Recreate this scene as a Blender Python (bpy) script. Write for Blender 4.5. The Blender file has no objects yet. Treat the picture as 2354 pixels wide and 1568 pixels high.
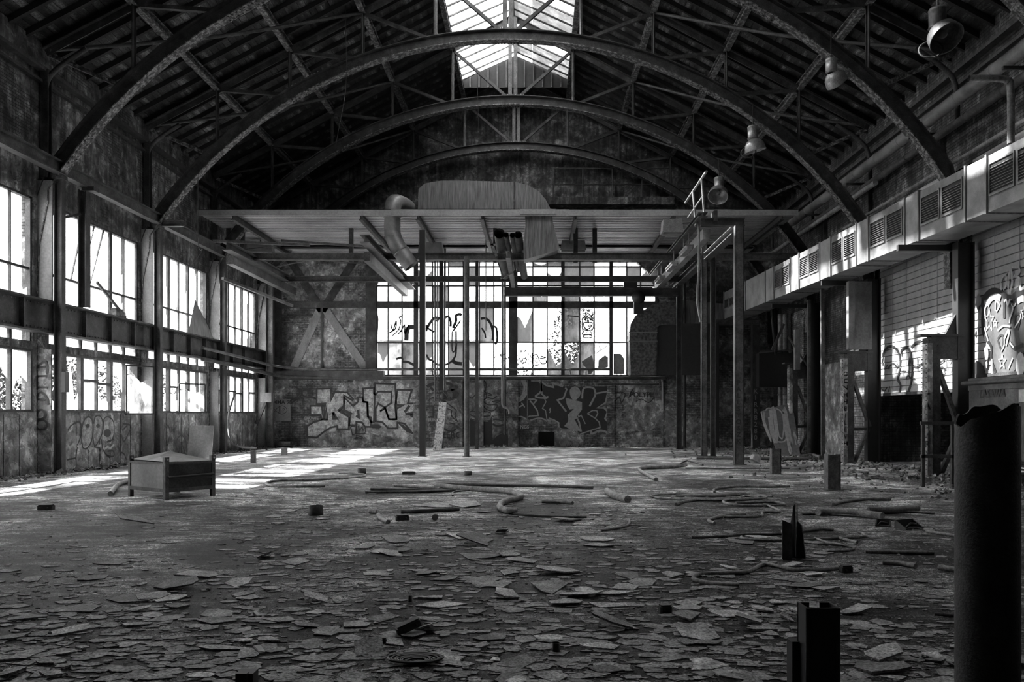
import bpy, bmesh, math, random
from mathutils import Vector, Matrix
random.seed(7)
SC = bpy.context.scene
COL = SC.collection
V = Vector

# ---------------------------------------------------------------- camera, sky, sun, exposure
F_PX, CX, CY, EYE = 1900.0, 1232.0, 953.0, 1.6      # focal length in pixels, vanishing point, eye height
cam_d = bpy.data.cameras.new('camera')
cam = bpy.data.objects.new('camera', cam_d); COL.objects.link(cam)
cam.location = (0, 0, EYE); cam.rotation_euler = (math.pi/2, 0, 0)
cam_d.sensor_width = 36; cam_d.sensor_fit = 'HORIZONTAL'
cam_d.lens = F_PX/2354*36
cam_d.shift_x = (1177-CX)/2354; cam_d.shift_y = (CY-784)/2354
cam_d.clip_end = 400
SC.camera = cam

world = bpy.data.worlds.new('sky'); SC.world = world
world.use_nodes = True
wn = world.node_tree.nodes
wn['Background'].inputs['Color'].default_value = (0.9, 0.9, 0.9, 1)
wn['Background'].inputs['Strength'].default_value = 8.5
sun_d = bpy.data.lights.new('sun', 'SUN'); sun = bpy.data.objects.new('sun', sun_d); COL.objects.link(sun)
sun_d.energy = 55; sun_d.angle = 0.02
sun.rotation_euler = V((1.0, -0.22, -1.0)).to_track_quat('-Z', 'Y').to_euler()
sun.location = (-30, 20, 40)
SC.view_settings.view_transform = 'Standard'; SC.view_settings.look = 'None'
SC.view_settings.gamma = 1; SC.view_settings.use_curve_mapping = False
SC.view_settings.exposure = 0.5
try:
    SC.cycles.max_bounces = 8; SC.cycles.diffuse_bounces = 5; SC.cycles.transparent_max_bounces = 12
    SC.cycles.sample_clamp_indirect = 6
except Exception:
    pass

# ---------------------------------------------------------------- helpers
def P(px, py, Y): return V(((px-CX)/F_PX*Y, Y, EYE-(py-CY)/F_PX*Y))
def G(px, py, z=0.0):
    Y = (EYE-z)*F_PX/(py-CY); return V(((px-CX)/F_PX*Y, Y, z))
def PX(px, py, X):
    Y = X*F_PX/(px-CX); return V((X, Y, EYE-(py-CY)/F_PX*Y))
def zz(ox, oy, s, pts): return [(ox+a/s, oy+b/s) for a, b in pts]

def smooth(pts, n=4, closed=False):
    pts = [V(p) for p in pts]
    out = []; L = len(pts)
    rng = range(L) if closed else range(L-1)
    for i in rng:
        g = (lambda k: pts[k % L]) if closed else (lambda k: pts[max(0, min(L-1, k))])
        a, b, c, d = g(i-1), g(i), g(i+1), g(i+2)
        for j in range(n):
            t = j/n
            out.append(0.5*((2*b)+(c-a)*t+(2*a-5*b+4*c-d)*t*t+(3*b-a-3*c+d)*t**3))
    if not closed: out.append(pts[-1])
    return out

class MB:
    def __init__(s): s.v = []; s.f = []; s.sm = []
    def add(s, vs, fs, sm=False):
        o = len(s.v); s.v += [V(a) for a in vs]
        for f in fs: s.f.append([o+i for i in f]); s.sm.append(sm)
        return s
    def box(s, x0, x1, y0, y1, z0, z1):
        return s.add([(x0,y0,z0),(x1,y0,z0),(x1,y1,z0),(x0,y1,z0),(x0,y0,z1),(x1,y0,z1),(x1,y1,z1),(x0,y1,z1)],
                     [(3,2,1,0),(4,5,6,7),(0,1,5,4),(1,2,6,5),(2,3,7,6),(3,0,4,7)])
    def bar(s, p, q, w, h, up=(0,0,1), du=0, ds=0):
        p, q = V(p), V(q); d = (q-p).normalized(); up = V(up)
        if abs(d.dot(up)) > .99: up = V((0,1,0))
        sd = d.cross(up).normalized(); u = sd.cross(d)
        o = u*du+sd*ds
        vs = [b+o+sd*(w/2)*i+u*(h/2)*j for b in (p, q) for i, j in ((-1,-1),(1,-1),(1,1),(-1,1))]
        return s.add(vs, [(3,2,1,0),(4,5,6,7),(0,1,5,4),(1,2,6,5),(2,3,7,6),(3,0,4,7)])
    def ibeam(s, p, q, w, h, up=(0,0,1), t=.03):
        s.bar(p, q, t, h-2*t, up); s.bar(p, q, w, t, up, du=h/2-t/2); s.bar(p, q, w, t, up, du=-h/2+t/2); return s
    def channel(s, p, q, w, h, up=(0,0,1), t=.02):
        s.bar(p, q, t, h, up, ds=-w/2+t/2); s.bar(p, q, w, t, up, du=h/2-t/2); s.bar(p, q, w, t, up, du=-h/2+t/2); return s
    def tube(s, pts, r, n=10, cap=True):
        pts = [V(p) for p in pts]; rs = r if isinstance(r, (list, tuple)) else [r]*len(pts)
        d0 = (pts[1]-pts[0]).normalized()
        a = V((0,0,1)) if abs(d0.z) < .9 else V((1,0,0))
        u = d0.cross(a).normalized(); vs = []
        for i, p in enumerate(pts):
            d = (pts[min(i+1, len(pts)-1)]-pts[max(i-1, 0)]).normalized()
            u = (u-d*u.dot(d)).normalized(); w = d.cross(u)
            for k in range(n):
                t = 2*math.pi*k/n; vs.append(p+(u*math.cos(t)+w*math.sin(t))*rs[i])
        fs = []
        for i in range(len(pts)-1):
            for k in range(n):
                fs.append((i*n+k, i*n+(k+1) % n, (i+1)*n+(k+1) % n, (i+1)*n+k))
        s.add(vs, fs, True)
        if cap:
            s.add(vs[:n], [tuple(range(n-1, -1, -1))]); s.add(vs[-n:], [tuple(range(n))])
        return s
    def lathe(s, c, prof, n=20, axis=(0,0,1)):
        ax = V(axis).normalized(); a = V((1,0,0)) if abs(ax.x) < .9 else V((0,1,0))
        u = ax.cross(a).normalized(); w = ax.cross(u); c = V(c); vs = []
        for r, h in prof:
            for k in range(n):
                t = 2*math.pi*k/n; vs.append(c+ax*h+(u*math.cos(t)+w*math.sin(t))*r)
        fs = [(i*n+k, i*n+(k+1) % n, (i+1)*n+(k+1) % n, (i+1)*n+k) for i in range(len(prof)-1) for k in range(n)]
        return s.add(vs, fs, True)
    def prism(s, poly, d):
        """poly: 3d points of one face; d: extrusion vector"""
        n = len(poly); a = [V(p) for p in poly]; d = V(d); b = [p+d for p in a]
        return s.add(a+b, [tuple(range(n)), tuple(range(2*n-1, n-1, -1))]+[(i, i+n, (i+1) % n+n, (i+1) % n) for i in range(n)])
    def ribbon(s, pts, w, nrm, closed=False):
        pts = [V(p) for p in pts]; n = len(pts); nrm = V(nrm); vs = []
        ws = w if isinstance(w, (list, tuple)) else [w]*n
        for i, p in enumerate(pts):
            a = pts[(i-1) % n] if closed else pts[max(0, i-1)]
            b = pts[(i+1) % n] if closed else pts[min(n-1, i+1)]
            d1 = (p-a); d2 = (b-p)
            d1 = d1.normalized() if d1.length > 1e-6 else d2.normalized()
            d2 = d2.normalized() if d2.length > 1e-6 else d1
            d = (d1+d2)
            d = d.normalized() if d.length > .2 else d1
            sd = d.cross(nrm).normalized(); k = 1/max(.55, d.dot(d1))
            vs += [p+sd*ws[i]/2*k, p-sd*ws[i]/2*k]
        m = n if closed else n-1
        return s.add(vs, [(2*i, 2*i+1, 2*((i+1) % n)+1, 2*((i+1) % n)) for i in range(m)])
    def build(s, name, mat, parent=None, org=None, local=False, **props):
        me = bpy.data.meshes.new(name)
        if parent is not None: o0 = V((0,0,0)) if local else ORG.get(parent, V((0,0,0)))
        elif org is not None: o0 = V(org)
        elif props.get('kind') == 'structure': o0 = V((0,0,0))
        else:
            xs = [v.x for v in s.v]; ys = [v.y for v in s.v]; z0 = min(v.z for v in s.v)
            o0 = V(((min(xs)+max(xs))/2, (min(ys)+max(ys))/2, z0))
        me.from_pydata([tuple(v-o0) for v in s.v], [], s.f)
        me.polygons.foreach_set('use_smooth', s.sm)
        me.materials.append(mat)
        bm = bmesh.new(); bm.from_mesh(me)
        if len(s.v) < 60000: bmesh.ops.recalc_face_normals(bm, faces=bm.faces)
        bm.to_mesh(me); bm.free(); me.update()
        o = bpy.data.objects.new(name, me); COL.objects.link(o)
        if parent is not None: o.parent = parent; ORG[o] = o0
        else: o.location = o0; ORG[o] = o0
        for k, v in props.items():
            if v is not None: o[k] = v
        return o
ORG = {}
def thing(name, label, cat, loc=(0,0,0), rz=0, group=None, kind=None):
    o = bpy.data.objects.new(name, None); COL.objects.link(o)
    o.location = loc; o.rotation_euler = (0,0,rz); o.empty_display_size = .2
    ORG[o] = V(loc)
    if kind: o['kind'] = kind
    if label: o['label'] = label
    if cat: o['category'] = cat
    if group: o['group'] = group
    return o
def frame(o):
    """local -> nothing; parts of rotated things are built in local coordinates"""
    return dict(parent=o, local=True)
def dup(root, loc, label=None, rz=None):
    r = root.copy(); COL.objects.link(r); r.location = loc
    if rz is not None: r.rotation_euler = (0,0,rz)
    if label: r['label'] = label
    for ch in list(root.children):
        c = ch.copy(); COL.objects.link(c); c.parent = r
        for g in list(ch.children):
            d = g.copy(); COL.objects.link(d); d.parent = c
    return r

# ---------------------------------------------------------------- materials (all grey: the photograph is black and white)
def nt(name):
    m = bpy.data.materials.new(name); m.use_nodes = True
    t = m.node_tree; b = t.nodes['Principled BSDF']; return m, t, b
def noise(t, vec, scale, detail=6, rough=.6, dist=0):
    n = t.nodes.new('ShaderNodeTexNoise'); n.inputs['Scale'].default_value = scale
    n.inputs['Detail'].default_value = detail; n.inputs['Roughness'].default_value = rough
    n.inputs['Distortion'].default_value = dist
    t.links.new(vec, n.inputs['Vector']); return n.outputs['Fac']
def ramp(t, fac, stops):
    r = t.nodes.new('ShaderNodeValToRGB'); e = r.color_ramp.elements
    while len(e) < len(stops): e.new(.5)
    for i, (p, c) in enumerate(stops): e[i].position = p; e[i].color = (c, c, c, 1)
    t.links.new(fac, r.inputs['Fac']); return r.outputs['Color']
def mixc(t, a, b, fac=None, mode='MULTIPLY', f=1.0):
    m = t.nodes.new('ShaderNodeMix'); m.data_type = 'RGBA'; m.blend_type = mode
    m.inputs[0].default_value = f
    if fac is not None: t.links.new(fac, m.inputs[0])
    for s, x in ((6, a), (7, b)):
        if isinstance(x, (int, float)): m.inputs[s].default_value = (x, x, x, 1)
        else: t.links.new(x, m.inputs[s])
    return m.outputs[2]
def pos(t, stretch=(1,1,1), world=True):
    if world: src = t.nodes.new('ShaderNodeNewGeometry').outputs['Position']
    else: src = t.nodes.new('ShaderNodeTexCoord').outputs['Object']
    mp = t.nodes.new('ShaderNodeMapping'); mp.inputs['Scale'].default_value = stretch
    t.links.new(src, mp.inputs['Vector']); return mp.outputs['Vector']
def bump(t, b, h, strength=.4, dist=.02):
    n = t.nodes.new('ShaderNodeBump'); n.inputs['Strength'].default_value = strength
    n.inputs['Distance'].default_value = dist
    t.links.new(h, n.inputs['Height']); t.links.new(n.outputs['Normal'], b.inputs['Normal'])
def mat(name, stops, scale=2.0, rough=.75, metal=0., bs=.3, bd=.01, stretch=(1,1,1), fine=40, finec=(.6,1.1), spec=.4, detail=8):
    m, t, b = nt(name); v = pos(t, stretch)
    n1 = noise(t, v, scale, detail); c = ramp(t, n1, stops)
    n2 = noise(t, pos(t), fine, 4); c2 = ramp(t, n2, [(.35, finec[0]), (.65, finec[1])])
    col = mixc(t, c, c2)
    t.links.new(col, b.inputs['Base Color'])
    b.inputs['Roughness'].default_value = rough; b.inputs['Metallic'].default_value = metal
    b.inputs['Specular IOR Level'].default_value = spec
    bump(t, b, n2, bs, bd)
    return m
def flat(name, c, rough=.7, metal=0):
    m, t, b = nt(name); b.inputs['Roughness'].default_value = rough; b.inputs['Metallic'].default_value = metal
    v = pos(t); n = noise(t, v, 9, 6); t.links.new(ramp(t, n, [(.3, c*.72), (.7, c*1.15)]), b.inputs['Base Color'])
    return m
def wallmat(name, lo, mid, hi, brick=True, drip=True, thr=.5):
    """old plaster peeling off brick, with water streaks"""
    m, t, b = nt(name); g = t.nodes.new('ShaderNodeNewGeometry').outputs['Position']
    sep = t.nodes.new('ShaderNodeSeparateXYZ'); t.links.new(g, sep.inputs[0])
    ad = t.nodes.new('ShaderNodeMath'); ad.operation = 'ADD'
    t.links.new(sep.outputs[0], ad.inputs[0]); t.links.new(sep.outputs[1], ad.inputs[1])
    cb = t.nodes.new('ShaderNodeCombineXYZ'); t.links.new(ad.outputs[0], cb.inputs[0]); t.links.new(sep.outputs[2], cb.inputs[1])
    n1 = noise(t, g, .55, 10, .68, .6)
    n2 = noise(t, g, 3.2, 8, .7)
    pl = ramp(t, n2, [(.3, mid*.5), (.52, mid), (.72, hi)])
    br = t.nodes.new('ShaderNodeTexBrick'); t.links.new(cb.outputs[0], br.inputs['Vector'])
    br.inputs['Scale'].default_value = 1; br.inputs['Brick Width'].default_value = .25; br.inputs['Row Height'].default_value = .085
    br.inputs['Mortar Size'].default_value = .008
    br.inputs['Color1'].default_value = (mid*.9,)*3+(1,); br.inputs['Color2'].default_value = (mid*.5,)*3+(1,)
    br.inputs['Mortar'].default_value = (lo*.5,)*3+(1,)
    bc = mixc(t, br.outputs['Color'], ramp(t, n2, [(.3, .35), (.65, 1.3)]))
    msk = ramp(t, n1, [(thr-.02, 0), (thr+.02, 1)])
    col = mixc(t, bc if brick else ramp(t, n2, [(.3, lo), (.7, mid*.7)]), pl, fac=msk, mode='MIX')
    n3 = noise(t, g, .35, 6, .6, 1.2)
    col = mixc(t, col, ramp(t, n3, [(.38, .3), (.6, 1.0)]))
    if drip:
        v2 = pos(t, (5, 5, .35)); n4 = noise(t, v2, 1.4, 6)
        col = mixc(t, col, ramp(t, n4, [(.4, .45), (.58, 1.05)]))
    n5 = noise(t, g, 2.6, 12, .72, .5); col = mixc(t, col, ramp(t, n5, [(.42, .5), (.455, .95), (.545, 1.0), (.56, 2.0)]))
    t.links.new(col, b.inputs['Base Color']); b.inputs['Roughness'].default_value = .85
    hb = mixc(t, br.outputs['Color'], n2, mode='ADD', f=.7) if brick else n2
    bump(t, b, hb, .7, .03)
    return m
def glassmat(name, milk, grime=.25, tint=.86, body=(.5,.85)):
    m = bpy.data.materials.new(name); m.use_nodes = True; t = m.node_tree
    for n in list(t.nodes): t.nodes.remove(n)
    out = t.nodes.new('ShaderNodeOutputMaterial')
    tr = t.nodes.new('ShaderNodeBsdfTransparent'); tr.inputs['Color'].default_value = (tint,tint,tint,1)
    tl = t.nodes.new('ShaderNodeBsdfTranslucent'); df = t.nodes.new('ShaderNodeBsdfDiffuse')
    v = pos(t, (1,1,.6)); n = noise(t, v, 1.7, 8, .65)
    c = ramp(t, n, [(.35, body[0]), (.6, body[1])]); t.links.new(c, tl.inputs['Color']); t.links.new(c, df.inputs['Color'])
    a = t.nodes.new('ShaderNodeMixShader'); a.inputs[0].default_value = .35
    t.links.new(tl.outputs[0], a.inputs[1]); t.links.new(df.outputs[0], a.inputs[2])
    mx = t.nodes.new('ShaderNodeMixShader'); t.links.new(ramp(t, n, [(.3, max(0, milk-grime)), (.7, min(1, milk+grime))]), mx.inputs[0])
    t.links.new(tr.outputs[0], mx.inputs[1]); t.links.new(a.outputs[0], mx.inputs[2])
    t.links.new(mx.outputs[0], out.inputs['Surface'])
    return m

def floormat():
    """black grit near the entrance, bare concrete further in, painted paler for window glare, dust patches between"""
    m, t, b = nt('gritty_concrete'); v = pos(t)
    n1 = noise(t, v, .4, 9, .65, 1.0); n2 = noise(t, v, 24, 8, .8); n3 = noise(t, pos(t, (1,2.4,1)), 2.0, 10, .72)
    c = ramp(t, n1, [(.38, .02), (.5, .05), (.62, .13)])
    c = mixc(t, c, ramp(t, n3, [(.40, .3), (.5, .85), (.60, 2.2)]))
    c = mixc(t, c, ramp(t, n2, [(.43, .3), (.5, .9), (.57, 2.4)])); n4 = noise(t, v, 85, 5, .8); c = mixc(t, c, ramp(t, n4, [(.43, .15), (.5, .8), (.57, 2.8)]))
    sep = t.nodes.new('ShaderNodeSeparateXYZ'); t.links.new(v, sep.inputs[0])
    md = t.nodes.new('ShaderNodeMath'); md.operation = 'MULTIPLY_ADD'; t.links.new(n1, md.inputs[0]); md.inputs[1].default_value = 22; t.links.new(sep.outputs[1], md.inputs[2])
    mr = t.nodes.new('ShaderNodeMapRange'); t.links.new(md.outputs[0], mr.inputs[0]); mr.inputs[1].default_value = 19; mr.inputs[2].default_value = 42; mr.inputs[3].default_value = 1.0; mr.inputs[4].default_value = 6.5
    c = mixc(t, c, mr.outputs[0])  # concrete paler than grit, plus window glare painted in towards the back
    t.links.new(c, b.inputs['Base Color']); b.inputs['Roughness'].default_value = .6
    b.inputs['Specular IOR Level'].default_value = .14
    h = mixc(t, n2, n3, mode='ADD', f=.8); bump(t, b, h, 1.0, .03)
    return m

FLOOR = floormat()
ROOF = mat('sooty_roof_board', [(.3, .012), (.5, .04), (.6, .14), (.72, .30)], 1.1, .9, bs=.4, stretch=(3,.5,3), fine=25, finec=(.3,1.2))
RAFT = flat('blackened_rafter', .018, .9)
STEEL = mat('dark_painted_steel', [(.35, .022), (.6, .06), (.72, .12)], 3, .6, .0, fine=30, finec=(.6,1.2))
FLAKE = mat('flaking_paint_steel', [(.4, .035), (.5, .08), (.57, .22)], 9, .65, bs=.5, fine=34, finec=(.25,1.6))
RAIL = mat('worn_steel_beam', [(.35, .05), (.65, .14)], 2.5, .5, .2, fine=22)
LITE = mat('pale_painted_plate', [(.3, .09), (.5, .19), (.7, .28)], 1.3, .6, fine=18, finec=(.8,1.1), stretch=(1,1,.5))
GALV = mat('galvanised_sheet', [(.35, .13), (.6, .25)], 1.6, .45, .2, bs=.12, fine=50, finec=(.85,1.08))
GALVD = mat('dull_galvanised_sheet', [(.35, .10), (.55, .20), (.72, .3)], 2.6, .5, .3, bs=.1, stretch=(6,6,.5), fine=60, finec=(.8,1.1))
CORR = mat('corrugated_sheet_metal', [(.3, .24), (.6, .40)], .7, .5, .1, bs=.05, fine=15, finec=(.8,1.05))
LAMPM = mat('grey_enamel', [(.35, .25), (.6, .42)], 4, .35, .3, bs=.05)
PIPE = mat('lagged_pipe', [(.35, .12), (.6, .3)], 3, .55, .1, fine=20)
WALL_L = wallmat('peeling_plaster_left', .03, .20, .40, True, True, .46)
WALL_R = wallmat('soot_stained_brick', .03, .22, .40, True, True, .62)
WALL_B = wallmat('blotched_plaster', .04, .24, .44, True, False, .47)
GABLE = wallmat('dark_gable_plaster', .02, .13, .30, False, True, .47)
PARAP = wallmat('painted_parapet', .07, .28, .48, False, False, .4)
SHUT = mat('shutter_enamel', [(.3, .3), (.6, .44)], .9, .45, .1, bs=.04, fine=14, finec=(.85,1.05), stretch=(1,3,.4))
BLK = flat('black_steel', .02, .45)
DPAINT = flat('black_spray_paint', .018, .6)
MPAINT = flat('grey_spray_paint', .26, .6)
LPAINT = flat('white_spray_paint', .42, .55)
LP2 = mat('silver_spray_paint', [(.35, .14), (.5, .30), (.62, .45)], 6, .6, fine=30, finec=(.6,1.2))
GL_CLEAR = glassmat('dirty_window_glass', .25)
GL_MILK = glassmat('milky_window_glass', .55)
PLAST = wallmat('bright_old_brick', .05, .42, .6, True, False, .6)
STUB = mat('rusted_stub', [(.35, .05), (.6, .13)], 6, .6, bs=.4, fine=30, finec=(.6,1.3))
GL_BACK = glassmat('grimy_frosted_glass', .6, .3, .24, (.14,.34))
WOOD = mat('weathered_board', [(.35, .08), (.6, .25)], 2, .8, stretch=(6,6,.6), fine=30)
PALEWOOD = mat('pale_flaking_board', [(.38, .06), (.46, .5), (.7, .7)], 5, .7, stretch=(4,4,.8), fine=30)
SHARD = mat('broken_slab', [(.3, .17), (.5, .36), (.7, .6)], 5, .75, bs=.8, bd=.01, fine=55, finec=(.35,1.5))
def vary(m, lo=.45, hi=1.45):
    t = m.node_tree; b = t.nodes['Principled BSDF']; l = b.inputs['Base Color'].links[0]; src = l.from_socket
    oi = t.nodes.new('ShaderNodeObjectInfo'); mr = t.nodes.new('ShaderNodeMapRange'); mr.inputs[3].default_value = lo; mr.inputs[4].default_value = hi
    t.links.new(oi.outputs['Random'], mr.inputs[0]); t.links.new(mixc(t, src, mr.outputs[0]), b.inputs['Base Color'])
vary(SHARD); vary(ROOF, .5, 1.5)
HOSE = mat('dusty_hose', [(.35, .12), (.6, .32)], 5, .55, fine=40)
HOSED = mat('dark_hose', [(.35, .045), (.6, .14)], 5, .5, fine=40)
FORE = mat('rusty_black_tube', [(.35, .018), (.6, .045), (.75, .09)], 4, .6, bs=.7, bd=.006, fine=70, finec=(.6,1.4))
LEAF = flat('leaf', .022, .7)
OUTW = mat('outside_render', [(.3, .05), (.7, .09)], 1, .8)
GROUT = mat('outside_ground', [(.3, .05), (.7, .12)], .4, .9)
# ---------------------------------------------------------------- the hall shell
XC = -0.95                      # ridge line
XL, XR, YB, YF = -13.4, 11.65, 40.6, -5.0
ARCH = [16.5, 22.35, 28.2, 34.05, 39.85]
def roofz(d): return 18.35-.53*abs(d)
WZ = 11.7
# floor
fl = MB(); nx, ny = 40, 70
vs = []
for j in range(ny+1):
    for i in range(nx+1):
        x = XL-.25+(XR-XL+3)*i/nx; y = YF+(YB+.3-YF)*(j/ny)
        vs.append((x, y, -.0+.0*random.random()))
fl.add(vs, [(j*(nx+1)+i, j*(nx+1)+i+1, (j+1)*(nx+1)+i+1, (j+1)*(nx+1)+i) for j in range(ny) for i in range(nx)])
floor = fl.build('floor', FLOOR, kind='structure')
MB().box(-90, 90, -60, 140, -.35, -.06).build('ground', GROUT, kind='structure')

# ceiling: covering slab, planks, rafters
cl = MB()
for sgn in (-1, 1):
    for (d0, d1, y0, y1) in ((2.5, 13.15, YF, YB+.4), (0, 2.5, 38.3, YB+.4), (0, 2.5, YF, 9.0)):
        a0, a1 = XC+sgn*d0, XC+sgn*d1
        z0, z1 = roofz(d0)+.05, roofz(d1)+.05
        cl.prism([(a0,y0,z0),(a1,y0,z1),(a1,y0,z1+.12),(a0,y0,z0+.12)], (0, y1-y0, 0))
ceiling = cl.build('ceiling', ROOF, kind='structure')
def slope_box(mb, sgn, d0, d1, y0, y1, zo, th):
    a0, a1 = XC+sgn*d0, XC+sgn*d1; z0, z1 = roofz(d0)+zo, roofz(d1)+zo
    mb.prism([(a0,y0,z0),(a1,y0,z1),(a1,y0,z1+th),(a0,y0,z0+th)], (0, y1-y0, 0))
for sgn in (-1, 1):
    d = 2.52
    while d < 12.5:
        m = MB(); j = random.uniform(-.012, .006)
        slope_box(m, sgn, d, d+.185, 8, YB, j, .03)
        m.build('roof_board', ROOF, ceiling); d += .2
    y = 9.3
    while y < YB:
        m = MB(); slope_box(m, sgn, 2.45, 12.6, y, y+.1, -.19, .17)
        m.build('rafter', RAFT, ceiling); y += .73
    for y in (38.5, 39.3, 40.1):
        m = MB(); slope_box(m, sgn, 0, 2.45, y, y+.1, -.19, .17); m.build('rafter', RAFT, ceiling)
    for k in range(4):
        m = MB(); slope_box(m, sgn, .05+k*.6, .6+k*.6, 38.3, YB, 0, .03); m.build('roof_board', ROOF, ceiling)

# skylight along the ridge
sky = thing('window_1', None, None, kind='structure')
EZ, RZ = 17.12, 18.22
m = MB()
for sgn in (-1, 1):
    x = XC+sgn*2.45
    m.box(min(x, x+sgn*.08), max(x, x+sgn*.08), 9, 38.3, 16.75, EZ+.02)
m.build('window_frame', STEEL, sky); m = MB(); m.prism([(XC-2.45,38.3,16.75),(XC+2.45,38.3,16.75),(XC+2.45,38.3,EZ),(XC,38.3,RZ),(XC-2.45,38.3,EZ)], (0,.06,0))
m.build('end_gable', RAFT, sky)
for k in range(-5, 6):
    hx = k*.42; MB().box(XC+hx-.03, XC+hx+.03, 38.24, 38.3, 16.75, EZ+(RZ-EZ)*(1-abs(hx)/2.45)-.05).build('gable_batten', STEEL, sky)
MB().box(XC-.07, XC+.07, 9, 38.3, RZ-.12, RZ+.06).build('ridge_bar', STEEL, sky)
y = 9.0; k = 0
while y < 38.2:
    for sgn in (-1, 1):
        MB().bar((XC+sgn*.04, y, RZ-.02), (XC+sgn*2.45, y, EZ-.02), .06, .07).build('glazing_bar', STEEL, sky)
        if random.random() > .07:
            y1 = min(y+.8, 38.28)
            for oa, ob in ((.06, .78), (.80, 2.44)):
                za, zb = RZ-(RZ-EZ)*oa/2.45, RZ-(RZ-EZ)*ob/2.45
                hole = 27.2 < y < 28.2 or 31.4 < y < 32.4
                g_ = GL_CLEAR if (sgn < 0 and oa > .5) or (hole and sgn < 0) else (GL_MILK if random.random() < .3 else GL_BACK)  # clear and grimy panes arranged to aim sun patches at shutter and duct
                m = MB(); m.prism([(XC+sgn*oa,y+.02,za),(XC+sgn*ob,y+.02,zb),(XC+sgn*ob,y+.02,zb+.008),(XC+sgn*oa,y+.02,za+.008)], (0,y1-y-.04,0)); m.build('pane', g_, sky)
    y += .8; k += 1

# left wall
BAYS_L = [10.65, 16.5, 22.35, 28.2, 34.05]
WB0, WB1 = .4, 5.5
m = MB(); xo, xi = XL-.3, XL
def lw(y0, y1, z0, z1, mb=None): (mb or m).box(xo, xi, y0, y1, z0, z1)
lw(YF, YB+.3, 7.4, WZ-.03)
lw(YF, YB+.3, 3.86, 4.68)
lw(YF, YB+.3, 3.34, 3.55)
lw(YF, BAYS_L[0]+WB0, 1.66, 3.34); lw(YF, BAYS_L[1]+WB0, 4.68, 7.4); lw(YF, BAYS_L[0]+WB0, 3.55, 3.86)  # unseen near bays walled up to keep sun and sky off the near floor
for i, a in enumerate(BAYS_L):
    e = BAYS_L[i+1]+WB0 if i < len(BAYS_L)-1 else YB+.3
    s0 = a+WB1
    for z0, z1 in ((1.66, 3.34), (3.55, 3.86), (4.68, 7.4)):
        if i or z0 < 4: lw(s0, e, z0, z1)
wall_l = m.build('wall_left', WALL_L, kind='structure')
m = MB(); lw(YF, YB+.3, -.05, 1.66, m)
for i, a in enumerate(BAYS_L):
    for k in range(8):
        m.box(xi, xi+.035, a+WB0+k*.64+.02, a+WB0+k*.64+.62, .02, 1.6)
m.build('parapet', PARAP, wall_l)
# ledge high on both walls
MB().box(XL, XL+.22, YF, YB, 10.85, 10.95).box(XL, XL+.12, YF, YB, 10.55, 10.62).build('trim_1', STEEL, kind='structure')
MB().box(XR-.22, XR, YF, YB, 10.95, 11.05).box(XR-.12, XR, YF, YB, 10.6, 10.68).build('trim_2', STEEL, kind='structure')

# right wall with two roller shutter openings and a dark room behind them
SH = [(16.6, 22.0), (22.95, 27.9)]
m = MB(); x0, x1 = XR, XR+.3
def rw(y0, y1, z0, z1, mb=None): (mb or m).box(x0, x1, y0, y1, z0, z1)
rw(YF, YB+.3, 8.2, WZ-.02); rw(YF, SH[0][0], 0, 8.2); rw(SH[0][1], SH[1][0], 0, 8.2); rw(SH[1][1], YB+.3, 0, 8.2)
m.box(XR, XR+3.2, 16.2, 16.5, 0, 8.3); m.box(XR, XR+3.2, 28.1, 28.4, 0, 8.3)
m.box(XR+3, XR+3.2, 16.3, 28.3, 0, 8.3); m.box(XR, XR+3.2, 16.3, 28.3, 8.2, 8.35)
wall_r = m.build('wall_right', WALL_R, kind='structure')
# brick piers standing proud of the right wall
for y0, y1, z1 in ((28.6, 29.9, 5.9), (32.6, 34.2, 3.45), (35.3, 36.6, 6.1)):
    MB().box(XR-.22, XR+.01, y0, y1, 0, z1).build('brick_pier', PLAST, wall_r)

# front wall behind the camera, unseen, added to stop sky light from behind
m = MB(); m.prism([(XL-.3,YF,0),(XR+.3,YF,0),(XR+.3,YF,WZ),(XC,YF,roofz(0)),(XL-.3,YF,WZ)], (0,-.3,0))
m.build('wall_front', WALL_R, kind='structure')

# back wall with its arched window
WX0, WX1, WZ0, WZT = -7.9, 5.95, 3.48, 9.1
arcp = [(WX0, 7.0), (WX0+.1, 8.0), (WX0+.45, 8.75), (WX0+1.0, WZT), (WX1-1.0, WZT), (WX1-.45, 8.6), (WX1-.1, 7.8), (WX1, 7.0)]
m = MB(); T = (0, .35, 0)
m.prism([(XL-.3,YB,3.4),(WX0,YB,3.4)]+[(x,YB,z) for x,z in arcp[:4]]+[(WX0+1,YB,9.6),(XL-.3,YB,9.6)], T)
m.prism([(XR+.3,YB,3.4),(XR+.3,YB,9.6),(WX1-1,YB,9.6)]+[(x,YB,z) for x,z in arcp[4:]]+[(WX1,YB,3.4)], T)
m.box(WX0, WX1, YB, YB+.35, 3.4, WZ0)
m.box(WX0+1.0, WX1-1.0, YB, YB+.35, WZT, 9.6)
wall_b = m.build('wall_back', WALL_B, kind='structure')
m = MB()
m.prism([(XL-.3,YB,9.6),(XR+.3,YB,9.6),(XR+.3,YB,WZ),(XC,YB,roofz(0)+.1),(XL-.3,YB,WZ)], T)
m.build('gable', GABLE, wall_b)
m = MB(); HX0, HX1, HZ = (1238-CX)/F_PX*YB, (1275-CX)/F_PX*YB, .75
m.box(XL-.3, HX0, YB, YB+.35, 0, 3.4); m.box(HX1, XR+.3, YB, YB+.35, 0, 3.4); m.box(HX0, HX1, YB, YB+.35, HZ, 3.4)
m.build('lower_wall', WALL_B, wall_b)
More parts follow.
